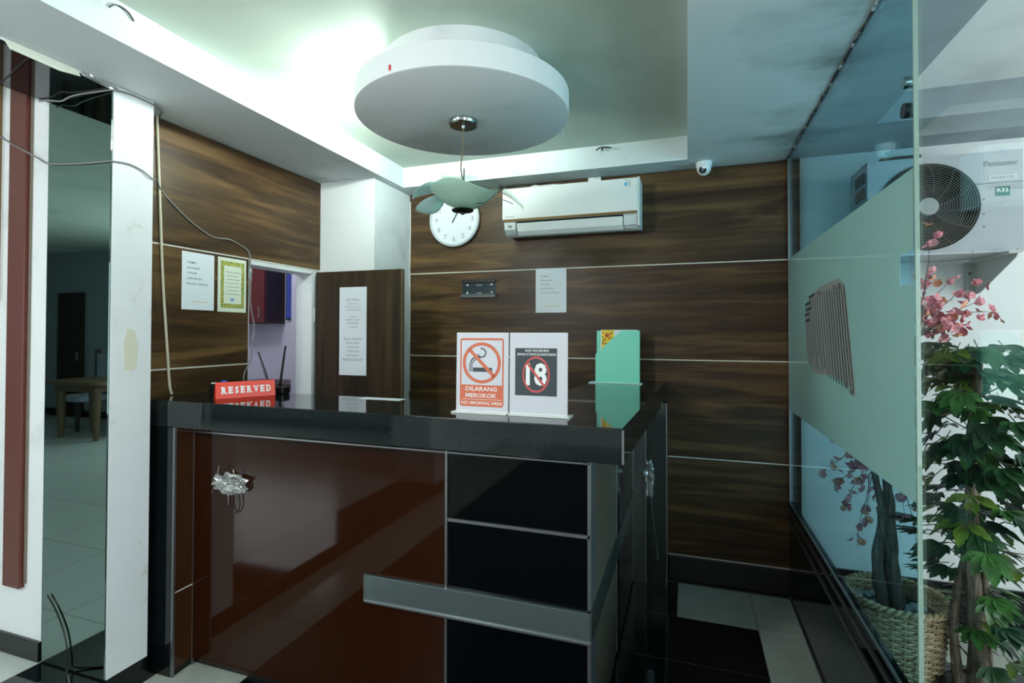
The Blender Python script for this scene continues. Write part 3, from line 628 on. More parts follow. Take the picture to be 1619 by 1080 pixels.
# pendant lamp
PX, PY = -.945, 2.115
t = thing('pendant_lamp', 'pendant lamp of pale green glass petals under the ceiling disc', 'pendant lamp', (PX, PY, 2.06))
obj('canopy', B().lathe([(.0, -.024), (.060, -.024), (.065, -.018), (.065, -.0005)], (PX, PY, DZ), 40), M_chrome, t)
obj('stem_nut', B().lathe([(.008, -.036), (.010, -.024)], (PX, PY, DZ), 16), M_chrome, t)
obj('cord', B().tube([(PX, PY, DZ-.034), (PX-.001, PY, 2.36), (PX-.010, PY, 2.29), (PX-.012, PY, 2.26), (PX-.002, PY, 2.215), (PX, PY, 2.155)], .0032, 8), mat('brown_flex', (120, 110, 84), .5), t)
obj('support_rod', B().tube([(PX+.004, PY, 2.262), (PX+.003, PY, 2.21), (PX, PY, 2.15)], .0042, 8), M_chrome, t)
M_frost = film('frosted_green_glass', (222, 240, 226), (226, 246, 232), .42); M_clr = glass('pale_green_clear_glass', (.92, .975, .95)); M_bluegl = film('pale_blue_glass', (214, 232, 234), (216, 238, 242), .5)
def dish(c, R_, depth, tilt, az, th=.004, seg=48, rings=8, ell=1, wav=0):
    b = B(); rot = Matrix.Rotation(az, 3, 'Z') @ Matrix.Rotation(tilt, 3, 'Y'); vs = []
    for side in (0, 1):
        for i in range(rings+1):
            r = R_*i/rings
            for k in range(seg):
                a = 2*pi*k/seg; z = depth*(i/rings)**2+wav*math.sin(3*a+.6)*(i/rings)**2
                vs.append(V(c)+rot @ V((r*math.cos(a), r*ell*math.sin(a), z+side*th)))
    o = (rings+1)*seg; fs = []
    for s in (0, o):
        for i in range(rings):
            fs += [(s+i*seg+k, s+i*seg+(k+1) % seg, s+(i+1)*seg+(k+1) % seg, s+(i+1)*seg+k) for k in range(seg)]
    fs += [(rings*seg+k, rings*seg+(k+1) % seg, o+rings*seg+(k+1) % seg, o+rings*seg+k) for k in range(seg)]
    return b.add(vs, fs, True)
obj('glass_bowl', dish((PX-.004, PY, 2.080), .152, .082, .10, .2, wav=.012), M_frost, t)
def petal(az, r0, L_, W_, z0, rise, droop, m, nm='glass_petal'):
    """curved leaf plate growing out of the centre"""
    b = B(); n, k2 = 14, 8; vs = []
    for side in (0, 1):
        for i in range(n+1):
            s = i/n; w_ = W_*math.sin(pi*min(1, (.08+s*.92)))**.7 if s < 1 else .002
            for j in range(k2+1):
                q = (j/k2-.5)*2; x = r0+L_*s; y = w_*q
                z = z0+rise*math.sin(pi*s*.8)-droop*s*s+.25*W_*q*q*.5+side*.004
                ca, sa = math.cos(az), math.sin(az); vs.append((PX+x*ca-y*sa, PY+x*sa+y*ca, z))
    o = (n+1)*(k2+1); fs = []; I = lambda s, i, j: s*o+i*(k2+1)+j
    for s in (0, 1):
        for i in range(n):
            for j in range(k2): fs.append((I(s, i, j), I(s, i+1, j), I(s, i+1, j+1), I(s, i, j+1)))
    for i in range(n):
        for j in (0, k2): fs.append((I(0, i, j), I(0, i+1, j), I(1, i+1, j), I(1, i, j)))
    for j in range(k2):
        for i in (0, n): fs.append((I(0, i, j), I(0, i, j+1), I(1, i, j+1), I(1, i, j)))
    return obj(nm, b.add(vs, fs, True), m, t)
petal(math.radians(15), .02, .250, .085, 2.160, .035, .105, M_clr)
petal(math.radians(195), .05, .180, .080, 2.160, .020, .045, M_bluegl)
petal(math.radians(-75), .03, .150, .080, 2.165, .020, .010, M_clr)
petal(math.radians(110), .03, .190, .085, 2.170, .020, .01, M_clr)
obj('rolled_petal', dish((PX-.150, PY+.02, 2.082), .075, .045, -.45, 0.1, ell=.9), M_bluegl, t)
M_dwire = mat('dark_wire', (60, 66, 62), .3, .7)
obj('wire_frame', B().tube([(PX+.225*s_+.0, PY+.03, 2.150-.055*s_*s_) for s_ in [k/10 for k in range(-8, 11)]], .0018, 6), M_dwire, t)
obj('wire_frame', B().tube([(PX+.09, PY-.06, 2.085), (PX+.125, PY-.05, 2.088), (PX+.16, PY-.03, 2.118), (PX+.19, PY, 2.160)], .0018, 6), M_dwire, t)
obj('finial', B().lathe([(0, -.022), (.008, -.020), (.010, -.012), (.046, -.006), (.050, .000), (.030, .008)], (PX-.002, PY, 2.077), 32), mat('dark_finial', (44, 52, 48), .25, .8), t)
obj('lamp_socket', B().lathe([(.020, 0), (.026, .02), (.020, .05), (.008, .062)], (PX, PY, 2.098), 24), mat('grey_green_socket', (110, 124, 112), .4), t)

# ------------------------------------------------------------------ cables
def smooth(pts, n=6):
    P = [V(p) for p in pts]; out = []
    for i in range(len(P)-1):
        a, b, c, d = P[max(i-1, 0)], P[i], P[i+1], P[min(i+2, len(P)-1)]
        for k in range(n):
            s = k/n; out.append(.5*((2*b)+(c-a)*s+(2*a-5*b+4*c-d)*s*s+(3*b-a-3*c+d)*s**3))
    return out+[P[-1]]
def cable(name, pts, r, m, label): return tag(obj(name, B().tube(smooth(pts), r, 7), m), label, 'cable')
cable('cable', [(-2.372, 1.772, 2.555), (-2.374, 1.776, 2.50), (-2.374, 1.786, 2.293), (-2.374, 1.795, 2.115), (-2.374, 1.808, 1.846), (-2.374, 1.82, 1.666), (-2.374, 1.84, 1.424), (-2.374, 1.853, 1.271), (-2.370, 1.862, CT+.006)], .0062, M_cable, 'thick cream cable running down the left wood wall to the counter')
cable('cable', [(-2.984, 1.466, 2.434), (-2.892, 1.474, 2.385), (-2.78, 1.475, 2.332), (-2.715, 1.49, 2.297), (-2.638, 1.489, 2.264), (-2.467, 1.489, 2.246), (-2.349, 1.489, 2.239), (-2.258, 1.490, 2.236), (-2.249, 1.500, 2.237), (-2.249, 1.562, 2.244), (-2.249, 1.617, 2.233), (-2.249, 1.664, 2.210), (-2.30, 1.72, 2.226), (-2.374, 1.80, 2.205), (-2.375, 1.858, 2.157), (-2.375, 1.944, 2.097), (-2.375, 2.035, 2.051), (-2.375, 2.10, 2.032), (-2.375, 2.192, 2.038), (-2.375, 2.27, 2.016), (-2.375, 2.318, 1.995), (-2.374, 2.334, 1.95), (-2.374, 2.338, 1.84), (-2.374, 2.340, 1.695), (-2.374, 2.366, 1.568), (-2.374, 2.352, 1.441), (-2.374, 2.340, 1.362), (-2.374, 2.30, 1.299), (-2.372, 2.296, 1.235), (-2.36, 2.28, 1.16)], .0036, M_greycable, 'thin grey cable crossing the pillar and hanging down beside the doorway')
cable('cable', [(-2.66, 1.46, 2.530), (-2.601, 1.47, 2.528), (-2.531, 1.47, 2.516), (-2.479, 1.47, 2.526), (-2.401, 1.475, 2.531), (-2.286, 1.485, 2.531), (-2.249, 1.494, 2.533), (-2.249, 1.558, 2.545), (-2.249, 1.612, 2.545), (-2.249, 1.66, 2.543), (-2.30, 1.74, 2.548), (-2.37, 1.78, 2.550)], .0034, M_greycable, 'thin grey cable along the top of the dark mirror')
cable('cable', [(-1.890, 1.238, 2.652), (-1.888, 1.252, 2.669), (-1.888, 1.274, 2.676), (-1.888, 1.30, 2.671), (-1.890, 1.322, 2.652)], .0028, M_black_pl, 'short black wire hoop on the left ceiling riser')
t = thing('cable_stub', 'dark cut cable ends sticking out of the back ceiling riser', 'cable', (-.49, 3.2, 2.66))
for p in ([(-.50, 3.212, 2.684), (-.51, 3.19, 2.672), (-.527, 3.175, 2.655)], [(-.50, 3.212, 2.684), (-.493, 3.185, 2.668), (-.488, 3.17, 2.652)], [(-.495, 3.212, 2.684), (-.465, 3.185, 2.672), (-.434, 3.165, 2.657)]):
    obj('wire_end', B().tube(smooth(p), .0042, 6), M_dwire, t)
cable('cable', [(-.62, 2.42, 2.565), (-.60, 2.49, 2.60), (-.585, 2.52, 2.585), (-.583, 2.522, 2.54), (-.584, 2.522, 2.505)], .0032, M_pvc, 'short white cable end dangling from the right of the ceiling disc')
cable('cable', [(-1.942, 3.392, 2.50), (-1.942, 3.394, 2.30), (-1.945, 3.394, 2.0), (-1.942, 3.394, 1.7), (-1.944, 3.394, 1.4), (-1.943, 3.394, 1.1)], .0038, M_pvc, 'white cable running down the corner of the white column')
cable('cable', [(-2.60, 1.486, .40), (-2.545, 1.486, .345), (-2.49, 1.486, .26), (-2.465, 1.486, .17), (-2.46, 1.48, .115), (-2.40, 1.45, .104), (-2.36, 1.43, .104)], .0034, M_black_pl, 'thin black cable curling down in front of the mirror foot')
tag(obj('wire_clump', crumple((-2.374+.006, 2.328, 1.88), .006, .012, .06, 21, .4, 2), M_wrap), 'strip of clear tape holding the cable beside the certificate', 'tape')
t = thing('torn_plastic', 'torn white and clear plastic stuck under the left soffit edge', 'plastic scrap', (-2.245, 1.3, 2.54))
obj('white_scrap', B().prism([(1.13, 2.551), (1.36, 2.551), (1.372, 2.532), (1.30, 2.520), (1.15, 2.524)], 0, .004, lambda a, b, c: (XP+.0005+c, a, b)), M_paper2, t)
obj('clear_scrap', crumple((-2.249, 1.44, 2.545), .006, .06, .012, 5, .4, 2), M_wrap, t)
tag(obj('mirror', B().cbox(-2.652, -2.259, 1.4935, 1.5, .106, 2.534, .001), M_mirror), 'tall dark tinted mirror panel on the front of the white pillar', 'mirror')

# ------------------------------------------------------------------ torn sticker on the frosted glass
t = thing('torn_sticker', 'torn grey sticker with slanting black lines left on the frosted glass', 'sticker', (.5606, 2.5, 1.30))
mg = lambda a, b, c: V((.5604-c, a, b))
obj('backing', B().prism([(2.92, 1.60), (2.83, 1.70), (2.62, 1.735), (2.32, 1.745), (2.23, 1.71), (2.105, 1.305), (2.16, 1.335), (2.45, 1.36), (2.70, 1.34), (2.90, 1.42)], 0, .0006, mg), mat('sticker_residue', (150, 150, 146), .6), t)
lb = B()
for k in range(17):
    a = 2.245+.032*k+.0006*k*k; b1 = 1.715-.004*(k % 3)-(.002*k if k > 14 else 0); b0 = 1.315+.0035*k+(.10*random.random() if k > 9 else 0); sl = .115
    w_ = .0055 if k < 8 else .0035; f0 = sl*(b1-b0)/.40
    lb.prism([(a-f0-w_, b0), (a-f0+w_, b0), (a+w_, b1), (a-w_, b1)], .0007, .0012, mg)
for z, a in ((1.705, 2.72), (1.672, 2.80), (1.645, 2.78), (1.62, 2.82), (1.59, 2.80)): lb.prism([(a, z), (a+.11, z-.006), (a+.11, z+.004), (a+.01, z+.012)], .0007, .0012, mg)
tag(obj('black_lines', lb, mat('black_line_residue', (58, 66, 64), .6), t), kind='stuff')
sc = B()
for a, b0, w_, h_ in ((2.13, 1.305, .045, .03), (2.19, 1.325, .04, .022), (2.27, 1.70, .05, .028), (2.36, 1.705, .03, .02), (2.60, 1.70, .05, .02)):
    sc.prism([(a, b0), (a+w_, b0+.008), (a+w_*.8, b0+h_), (a+.005, b0+h_*.7)], .0012, .0030, mg)
obj('peeled_scraps', sc, M_wrap, t)

# ------------------------------------------------------------------ outdoor unit on its brackets
t = thing('outdoor_unit', 'grey outdoor air conditioner unit with round fan grille on brackets', 'air conditioner', (1.18, 3.18, 1.90))
M_unit = mat('grey_beige_metal', (172, 178, 184), .45); M_unitd = mat('grille_dark', (34, 40, 42), .5)
UX0, UX1, UY0, UY1, UZ0, UZ1 = .868, 1.492, 3.05, 3.33, 1.915, 2.397; fcx, fcz, fR = 1.118, 2.150, .212
fu = Fr((0, UY0, 0), (1, 0, 0), (0, 0, 1))
cs = B().box(UX0, UX1, UY0+.012, UY1, UZ0, UZ0+.006).box(UX0, UX1, UY0+.012, UY1, UZ1-.006, UZ1).box(UX0, UX0+.006, UY0+.012, UY1, UZ0, UZ1).box(UX1-.006, UX1, UY0+.012, UY1, UZ0, UZ1).box(UX0, UX1, UY1-.006, UY1, UZ0, UZ1)
obj('casing', cs, M_unit, t)
# front sheet with a round hole
n = 64; vs = []; fs = []
def sq_pt(a):
    c_, s_ = math.cos(a), math.sin(a); k = 1e9
    if c_ > 1e-9: k = min(k, (UX1-fcx)/c_)
    if c_ < -1e-9: k = min(k, (UX0-fcx)/c_)
    if s_ > 1e-9: k = min(k, (UZ1-fcz)/s_)
    if s_ < -1e-9: k = min(k, (UZ0-fcz)/s_)
    return fcx+c_*k, fcz+s_*k
angs = sorted([2*pi*k/n for k in range(n)]+[math.atan2(z-fcz, x-fcx) % (2*pi) for x in (UX0, UX1) for z in (UZ0, UZ1)])
for a in angs:
    x, z = sq_pt(a); cx_, cz_ = fcx+fR*math.cos(a), fcz+fR*math.sin(a)
    vs += [(cx_, UY0, cz_), (x, UY0, z), (cx_, UY0+.014, cz_), (x, UY0+.014, z)]
m_ = len(angs)
for i in range(m_):
    j = (i+1) % m_; a, b_ = 4*i, 4*j; fs += [(a, a+1, b_+1, b_), (a+2, b_+2, b_+3, a+3), (a, b_, b_+2, a+2), (a+1, a+3, b_+3, b_+1)]
obj('front_sheet', B().add(vs, fs), M_unit, t)
obj('fan_cavity', B().lathe([(0, -.16), (fR, -.16), (fR, -.014)], (fcx, UY0, fcz), 48, 'y', cap=False), M_unitd, t)
gb = B()
for k in range(17): gb.tube([(fcx+r_*math.cos(a), UY0-.004-.010*(1-(r_/fR)**2), fcz+r_*math.sin(a)) for r_ in [.045+(fR-.045)*k/16] for a in [2*pi*q/56 for q in range(56)]], .0017, 5, True)
tag(obj('fan_grille', gb, mat('grille_wire', (84, 96, 94), .4), t), kind='stuff')
for k in range(12):
    a = 2*pi*k/12+.13; sp = B().tube([(fcx+r_*math.cos(a+(r_-.04)*2.2), UY0-.002-.010*(1-(r_/fR)**2), fcz+r_*math.sin(a+(r_-.04)*2.2)) for r_ in [.04+.0175*q for q in range(11)]], .0022, 5)
    obj('grille_spoke', sp, mat('grille_wire', (70, 80, 80), .4) if k == 0 else bpy.data.materials['grille_wire.001'], t)
obj('grille_hub', B().lathe([(.0, .022), (.040, .020), (.044, .012)], (fcx, UY0, fcz), 32, 'y'), mat('hub_grey', (150, 158, 158), .4), t)
fan = obj('fan_hub', B().lathe([(.0, -.04), (.045, -.045), (.05, -.10)], (fcx, UY0, fcz), 24, 'y'), M_unitd, t)
for k in range(3):
    a0 = 2*pi*k/3; q = [(r_*math.cos(a0+w_), r_*math.sin(a0+w_)) for r_, w_ in ((.045, -.25), (.12, -.55), (.195, -.50), (.20, .25), (.12, .35), (.045, .35))]
    obj('fan_blade', B().prism(q, -.080, -.076, lambda a, b, c: V((fcx+a, UY0-c, fcz+b))), mat('fan_blade_grey', (34, 40, 42), .5) if k == 0 else bpy.data.materials['fan_blade_grey'], fan)
for z in (2.245,): obj('panel_seam', fu.box(B(), 1.31, UX1, z-.003, z+.003, -.001, .002), mat('seam_grey', (120, 126, 126), .5), t)
obj('lettering', text(fu, 'Panasonic', 1.345, 1.472, 2.325, 2.352, .0015, .02), mat('grey_lettering', (120, 128, 128), .5), t)
pb = obj('name_plate', fu.box(B(), 1.362, 1.470, 2.258, 2.281, 0, .0015), mat('plate_grey', (196, 202, 202), .4), t)
obj('lettering', text(fu, 'INVERTER', 1.372, 1.462, 2.263, 2.275, .002, .01), bpy.data.materials['grey_lettering'], pb)
rb = obj('refrigerant_badge', fu.box(B(), 1.388, 1.442, 2.182, 2.226, 0, .0015), mat('green_badge', (26, 118, 104), .4), t)
obj('lettering', text(fu, 'R32', 1.393, 1.437, 2.200, 2.218, .002, .02), M_white_ink, rb)
for x, z in ((1.10, 1.922), (1.30, 1.923), (1.47, 1.925), (1.345, 2.17), (1.345, 2.10), (1.345, 2.04)): obj('screw', B().lathe([(.005, 0), (.004, .003)], (x, UY0, z), 10, 'y'), M_alu, t)
# louvred side
for k in range(5): obj('side_slot', B().box(UX0-.004, UX0, 3.09, 3.15, 1.99+.078*k, 2.045+.078*k), M_unitd, t); obj('side_slot', B().box(UX0-.004, UX0, 3.17, 3.24, 1.99+.078*k, 2.045+.078*k), M_unitd, t)
obj('top_grip', B().cbox(.93, 1.10, 3.052, 3.10, UZ1, UZ1+.018, .003), M_unitd, t)
for i, bx in enumerate((1.43, .95)):
    k = thing('wall_bracket', ['grey steel bracket under the right end of the outdoor unit', 'grey steel bracket under the fan end of the outdoor unit'][i], 'bracket', (bx, 3.38, 1.72), 'outdoor unit brackets')
    M_br = bpy.data.materials.get('painted_bracket') or mat('painted_bracket', (188, 190, 184), .5)
    obj('wall_leg', B().cbox(bx-.022, bx+.022, 3.385, 3.399, 1.72, 1.912, .001), M_br, k)
    obj('gusset', B().prism([(3.385, 1.905), (3.385, 1.735), (3.33, 1.745), (3.02, 1.885), (3.0, 1.905)], bx+.016, bx+.020, ex), M_br, k)
    obj('arm', B().cbox(bx-.020, bx+.020, 2.995, 3.39, 1.902, 1.9145, .001), M_br, k)
    for z in (1.74, 1.85): obj('bolt', B().lathe([(.007, 0), (.006, .006)], (bx-.004, 3.385, z), 10, 'y'), M_dwire, k)

# ------------------------------------------------------------------ wicker basket and blossom tree
BC = V((.912, 2.865, 0)); BH = .318
M_wick = mat('pale_wicker', (196, 172, 132), .55); noise_col(M_wick, [(140, 112, 76), (200, 178, 138), (220, 200, 164)], (1, 1, 1), 45, 3, 0, [.3, .5, .75])
t = thing('wicker_basket', 'round woven wicker basket holding the blossom tree behind the glass', 'basket', (BC.x, BC.y, 0))
brad = lambda z: .158+.034*(z/BH)**.8
obj('base', B().lathe([(0, .001), (.150, .001), (.156, .012), (0, .012)], BC, 40), M_wick, t)
NS = 26
for k in range(NS):
    a = 2*pi*k/NS
    obj('stake', B().tube([(BC.x+brad(z)*math.cos(a), BC.y+brad(z)*math.sin(a), z) for z in (.004, .1, .2, BH-.01)], .0045, 6), M_wick, t)
rows = 22
for i in range(rows):
    z = .012+(BH-.03)*i/(rows-1); pts = []
    for q in range(NS*4):
        a = 2*pi*q/(NS*4); r_ = brad(z)+.0068*math.cos(a*NS/2+(pi if i % 2 else 0)); pts.append((BC.x+r_*math.cos(a), BC.y+r_*math.sin(a), z+.0015*math.sin(q*1.7+i)))
    obj('wicker_strand', B().tube(pts, .0062, 6, True), M_wick, t)
for ph in (0, pi):
    pts = []
    for q in range(180):
        a = 2*pi*q/180; w_ = a*22+ph; r_ = brad(BH)+.003+.009*math.cos(w_); pts.append((BC.x+r_*math.cos(a), BC.y+r_*math.sin(a), BH+.009*math.sin(w_)))
    obj('rim_braid', B().tube(pts, .009, 6, True), M_wick, t)
M_trunk = mat('dark_bark', (84, 76, 70), .7); noise_col(M_trunk, [(50, 46, 44), (92, 84, 76), (140, 128, 112)], (6, 6, .8), 9, 5, 1, [.3, .5, .75], bump=.4)
M_pebble = mat('grey_white_pebble', (178, 184, 182), .5)
t = thing('blossom_tree', 'artificial pink blossom tree with dark trunks in the wicker basket', 'artificial plant', (BC.x, BC.y, .2))
obj('filling', B().lathe([(0, .255), (.17, .25), (.172, .235), (0, .23)], BC, 32), mat('basket_filling', (60, 62, 58), .8), t)
rn = random.Random(4)
peb = mesh('pebble', crumple((0, 0, 0), .022, .02, .015, 8, .25, 2), M_pebble); ro = V(t['_o'])
for k in range(34):
    a = rn.uniform(0, 2*pi); r_ = .155*math.sqrt(rn.random())
    inst(peb, 'pebble', t, Matrix.Translation(V((BC.x+r_*math.cos(a), BC.y+r_*math.sin(a), .258))-ro) @ Matrix.Rotation(rn.uniform(0, 6), 4, 'Z') @ Matrix.Scale(rn.uniform(.7, 1.2), 4))
trunks = [[(.875, 2.875, .22), (.855, 2.87, .34), (.845, 2.87, .48), (.868, 2.87, .66), (.86, 2.87, .75), (.84, 2.88, .88), (.85, 2.90, 1.10)],
          [(.925, 2.855, .22), (.905, 2.86, .41), (.90, 2.86, .52), (.892, 2.86, .73), (.885, 2.86, .86), (.92, 2.87, 1.1), (.98, 2.88, 1.35), (1.03, 2.90, 1.55)],
          [(.90, 2.85, .40), (.892, 2.85, .47), (.868, 2.85, .58), (.84, 2.85, .72)],
          [(.89, 2.89, .24), (.885, 2.90, .42), (.892, 2.90, .57), (.895, 2.90, .80)]]
for p, r_ in zip(trunks, (.026, .026, .014, .020)):
    s_ = smooth(p, 5); obj('trunk', B().tube(s_, [r_*(1.15-.75*i/len(s_))*(1+.10*math.sin(i*1.3)) for i in range(len(s_))], 9), M_trunk, t)
M_petal = [mat('pink_petal', (226, 152, 162), .55), mat('deep_pink_petal', (206, 118, 134), .55), mat('peach_petal', (238, 168, 130), .55)]
def flower_mesh(m):
    b = B()
    for k in range(5):
        a = 2*pi*k/5; c_, s_ = math.cos(a), math.sin(a); P = []
        for x, y, z in ((.001, 0, 0), (.008, -.0075, .003), (.014, -.0075, .0065), (.0175, 0, .009), (.014, .0075, .0065), (.008, .0075, .003)): P.append((x*c_-y*s_, x*s_+y*c_, z))
        b.add(P, [(0, 1, 2, 3), (0, 3, 4, 5)], True)
    b.lathe([(.0, -.004), (.0035, .001), (.002, .006), (0, .007)], (0, 0, 0), 6)
    return mesh('flower', b, m)
FM = [flower_mesh(m) for m in M_petal]
def rand_rot(r): return (Matrix.Rotation(r.uniform(0, 6.28), 4, 'Z') @ Matrix.Rotation(r.uniform(.2, 2.0), 4, 'X') @ Matrix.Rotation(r.uniform(0, 6.28), 4, 'Z'))
M_twig = mat('brown_twig', (84, 62, 58), .7)
tw = []   # twig polylines: start, knots, end
def twig(a, b_, sag, nf, spread=.028, r=.0028, fidx=(0, 0, 0, 1, 1, 2)):
    a, b_ = V(a), V(b_); pts = []
    for k in range(8):
        s_ = k/7; p = a.lerp(b_, s_); p.z += sag*math.sin(pi*s_); p += V((rn.uniform(-1, 1), rn.uniform(-1, 1), rn.uniform(-1, 1)))*.006*(0 < k < 7); pts.append(p)
    obj('twig', B().tube(pts, [r*(1.2-.9*k/7) for k in range(8)], 5), M_twig, t)
    for k in range(nf):
        s_ = 1-.75*rn.random()**1.4; i = min(6, int(s_*7)); p = pts[i].lerp(pts[i+1], s_*7-i)+V((rn.gauss(0, 1), rn.gauss(0, 1), rn.gauss(0, 1)))*spread*.6
        if p.x < .60: p.x = .60
        if p.y > 3.37: p.y = 3.37
        inst(FM[rn.choice(fidx)], 'flower', t, Matrix.Translation(p-ro) @ rand_rot(rn) @ Matrix.Scale(rn.uniform(.85, 1.35), 4))
base1, base2, base3 = (.845, 2.885, .95), (.90, 2.87, 1.05), (1.03, 2.90, 1.52)
for e, sag, nf in (((.64, 3.08, 1.06), .03, 8), ((.69, 3.0, 1.0), .02, 9), ((.66, 3.03, .83), .04, 9), ((.70, 2.98, .76), .02, 12), ((.78, 2.93, .88), .02, 14), ((.72, 2.94, .66), .03, 9), ((.80, 2.90, .60), .03, 9), ((.77, 2.90, .50), .04, 5), ((.74, 2.92, .95), .02, 12), ((.95, 2.84, .66), .02, 8), ((.98, 2.85, .77), .03, 8), ((1.03, 2.86, .92), .03, 12), ((1.04, 2.87, .80), .03, 10), ((1.00, 2.84, .52), .03, 4)):
    twig(base1 if e[0] < .85 else base2, e, sag, nf+2, .022)
for e, sag, nf in (((1.10, 2.94, 2.02), .05, 6), ((1.08, 2.95, 1.80), .04, 12), ((1.18, 2.96, 1.78), .05, 8), ((1.27, 2.98, 1.75), .04, 9), ((1.29, 2.97, 1.68), .02, 12), ((1.10, 2.92, 1.66), .03, 14), ((1.18, 2.92, 1.62), .02, 16), ((1.25, 2.95, 1.62), .03, 10), ((1.35, 2.97, 1.62), .05, 12), ((1.12, 2.88, 1.53), .02, 14), ((1.20, 2.90, 1.55), .02, 14), ((1.05, 2.88, 1.70), .02, 12), ((.98, 2.9, 1.62), .03, 8)):
    twig(base3, e, sag, nf, .034)

# ------------------------------------------------------------------ green plant
t = thing('leafy_plant', 'tall artificial plant with big lobed green leaves beyond the clear glass', 'artificial plant', (1.14, 2.70, 0)); ro = V(t['_o'])
obj('pot', B().lathe([(0, .001), (.10, .001), (.125, .05), (.13, .055), (.12, .055), (.115, .045), (0, .045)], (1.14, 2.70, 0), 32), M_black_pl, t)
gtr = [([(1.15, 2.70, .04), (1.152, 2.70, .28), (1.142, 2.70, .41), (1.124, 2.70, .59), (1.132, 2.70, .75), (1.142, 2.70, .91), (1.14, 2.70, 1.07), (1.15, 2.70, 1.23), (1.165, 2.70, 1.44)], .031),
       ([(1.085, 2.70, .04), (1.072, 2.71, .28), (1.085, 2.71, .44), (1.105, 2.71, .55), (1.125, 2.70, .66)], .017), ([(1.20, 2.73, .04), (1.19, 2.72, .38), (1.18, 2.71, .54), (1.155, 2.70, .68)], .014)]
M_trunk2 = mat('pale_bark', (124, 110, 94), .7); noise_col(M_trunk2, [(66, 58, 50), (118, 104, 88), (168, 152, 130)], (8, 8, .7), 8, 5, 1, [.3, .5, .75], bump=.4)
for p, r_ in gtr:
    s_ = smooth(p, 5); obj('trunk', B().tube(s_, [r_*(1.15-.6*i/len(s_))*(1+.08*math.sin(i*1.1)) for i in range(len(s_))], 10), M_trunk2, t)
def leaf_mesh(nm, c, lobes, L_):
    m = mat(nm, c, .42, 0, .4); N_, K_ = nt(m)
    g = noise_col(m, [tuple(int(v*.72) for v in c), c, tuple(min(255, int(v*1.25)) for v in c)], (1, 1, 1), 14, 3, 0, [.3, .5, .75])
    b = B()
    for k in range(lobes):
        a = (k-(lobes-1)/2)*(2.1/(lobes-1)) if lobes > 1 else 0; l = L_*(1-.16*abs(k-(lobes-1)/2)); w_ = l*.20; ca, sa = math.cos(a), math.sin(a); P = []
        rowsL = [(.04, .06), (.25, .62), (.45, 1), (.62, .92), (.72, .60), (.80, .66), (.92, .25), (1.0, .0)]
        for s_, q in rowsL:
            z = -.30*l*s_*s_*(.5+.5*abs(a))+.02*s_
            for y in ((-w_*q, -.10*w_*q*2), (0, 0), (w_*q, -.10*w_*q*2)): x = l*s_; P.append((x*ca-y[0]*sa, x*sa+y[0]*ca, z-y[1]))
        n0 = len(P)//3; b.add(P, [f_ for i in range(n0-1) for f_ in ((3*i, 3*i+1, 3*i+4, 3*i+3), (3*i+1, 3*i+2, 3*i+5, 3*i+4))], True)
    b.tube([(-.035, 0, .012), (-.015, 0, .006), (.006, 0, 0)], .0022, 5)
    return mesh('leaf', b, m)
LM = [leaf_mesh('dark_green_leaf', (40, 78, 44), 5, .150), leaf_mesh('mid_green_leaf', (60, 104, 48), 5, .140), leaf_mesh('yellow_green_leaf', (104, 132, 50), 3, .125), leaf_mesh('deep_green_leaf', (32, 68, 46), 7, .150)]
rn = random.Random(12)
def leafat(p, az, til, sc, k): 
    inst(LM[k], 'leaf', t, Matrix.Translation(V(p)-ro) @ Matrix.Rotation(az, 4, 'Z') @ Matrix.Rotation(til, 4, 'Y') @ Matrix.Scale(sc, 4))
for k in range(190):
    z = .16+1.32*(k/189)**.85; a = k*2.399+rn.uniform(-.4, .4)
    dens = 1 if z > .62 else .8
    if .40 < z < .60 and rn.random() < .35: continue
    r_ = rn.uniform(.03, .22)*dens; cx_ = 1.14+r_*math.cos(a); cy_ = 2.70+r_*math.sin(a)*.9
    if cx_ < .80 or (z < .46 and cx_ < 1.12): continue
    if .48 < z < .95 and math.sin(a) < .2 and rn.random() < .45: continue
    leafat((cx_, cy_, z), a, rn.uniform(-.1, .95), rn.uniform(.75, 1.15), rn.choice((0, 0, 3, 3, 1, 1, 2)))
for k in range(34):
    a = rn.uniform(0, 2*pi); r_ = rn.uniform(.05, .24); leafat((1.16+r_*math.cos(a), 2.70+r_*math.sin(a)*.8, rn.uniform(1.15, 1.50)), a, rn.uniform(0, 1.0), rn.uniform(.8, 1.15), rn.choice((0, 1, 1, 2, 3)))
for k in range(34):
    z = rn.uniform(.2, 1.4); a = rn.uniform(0, 2*pi); r_ = rn.uniform(.10, .22)
    obj('leaf_stalk', B().tube([(1.14+.02*math.cos(a), 2.70+.02*math.sin(a), z-.05), (1.14+r_*.6*math.cos(a), 2.70+r_*.55*math.sin(a), z+.01), (1.14+r_*math.cos(a), 2.70+r_*.9*math.sin(a), z)], .0026, 5), M_twig, t)

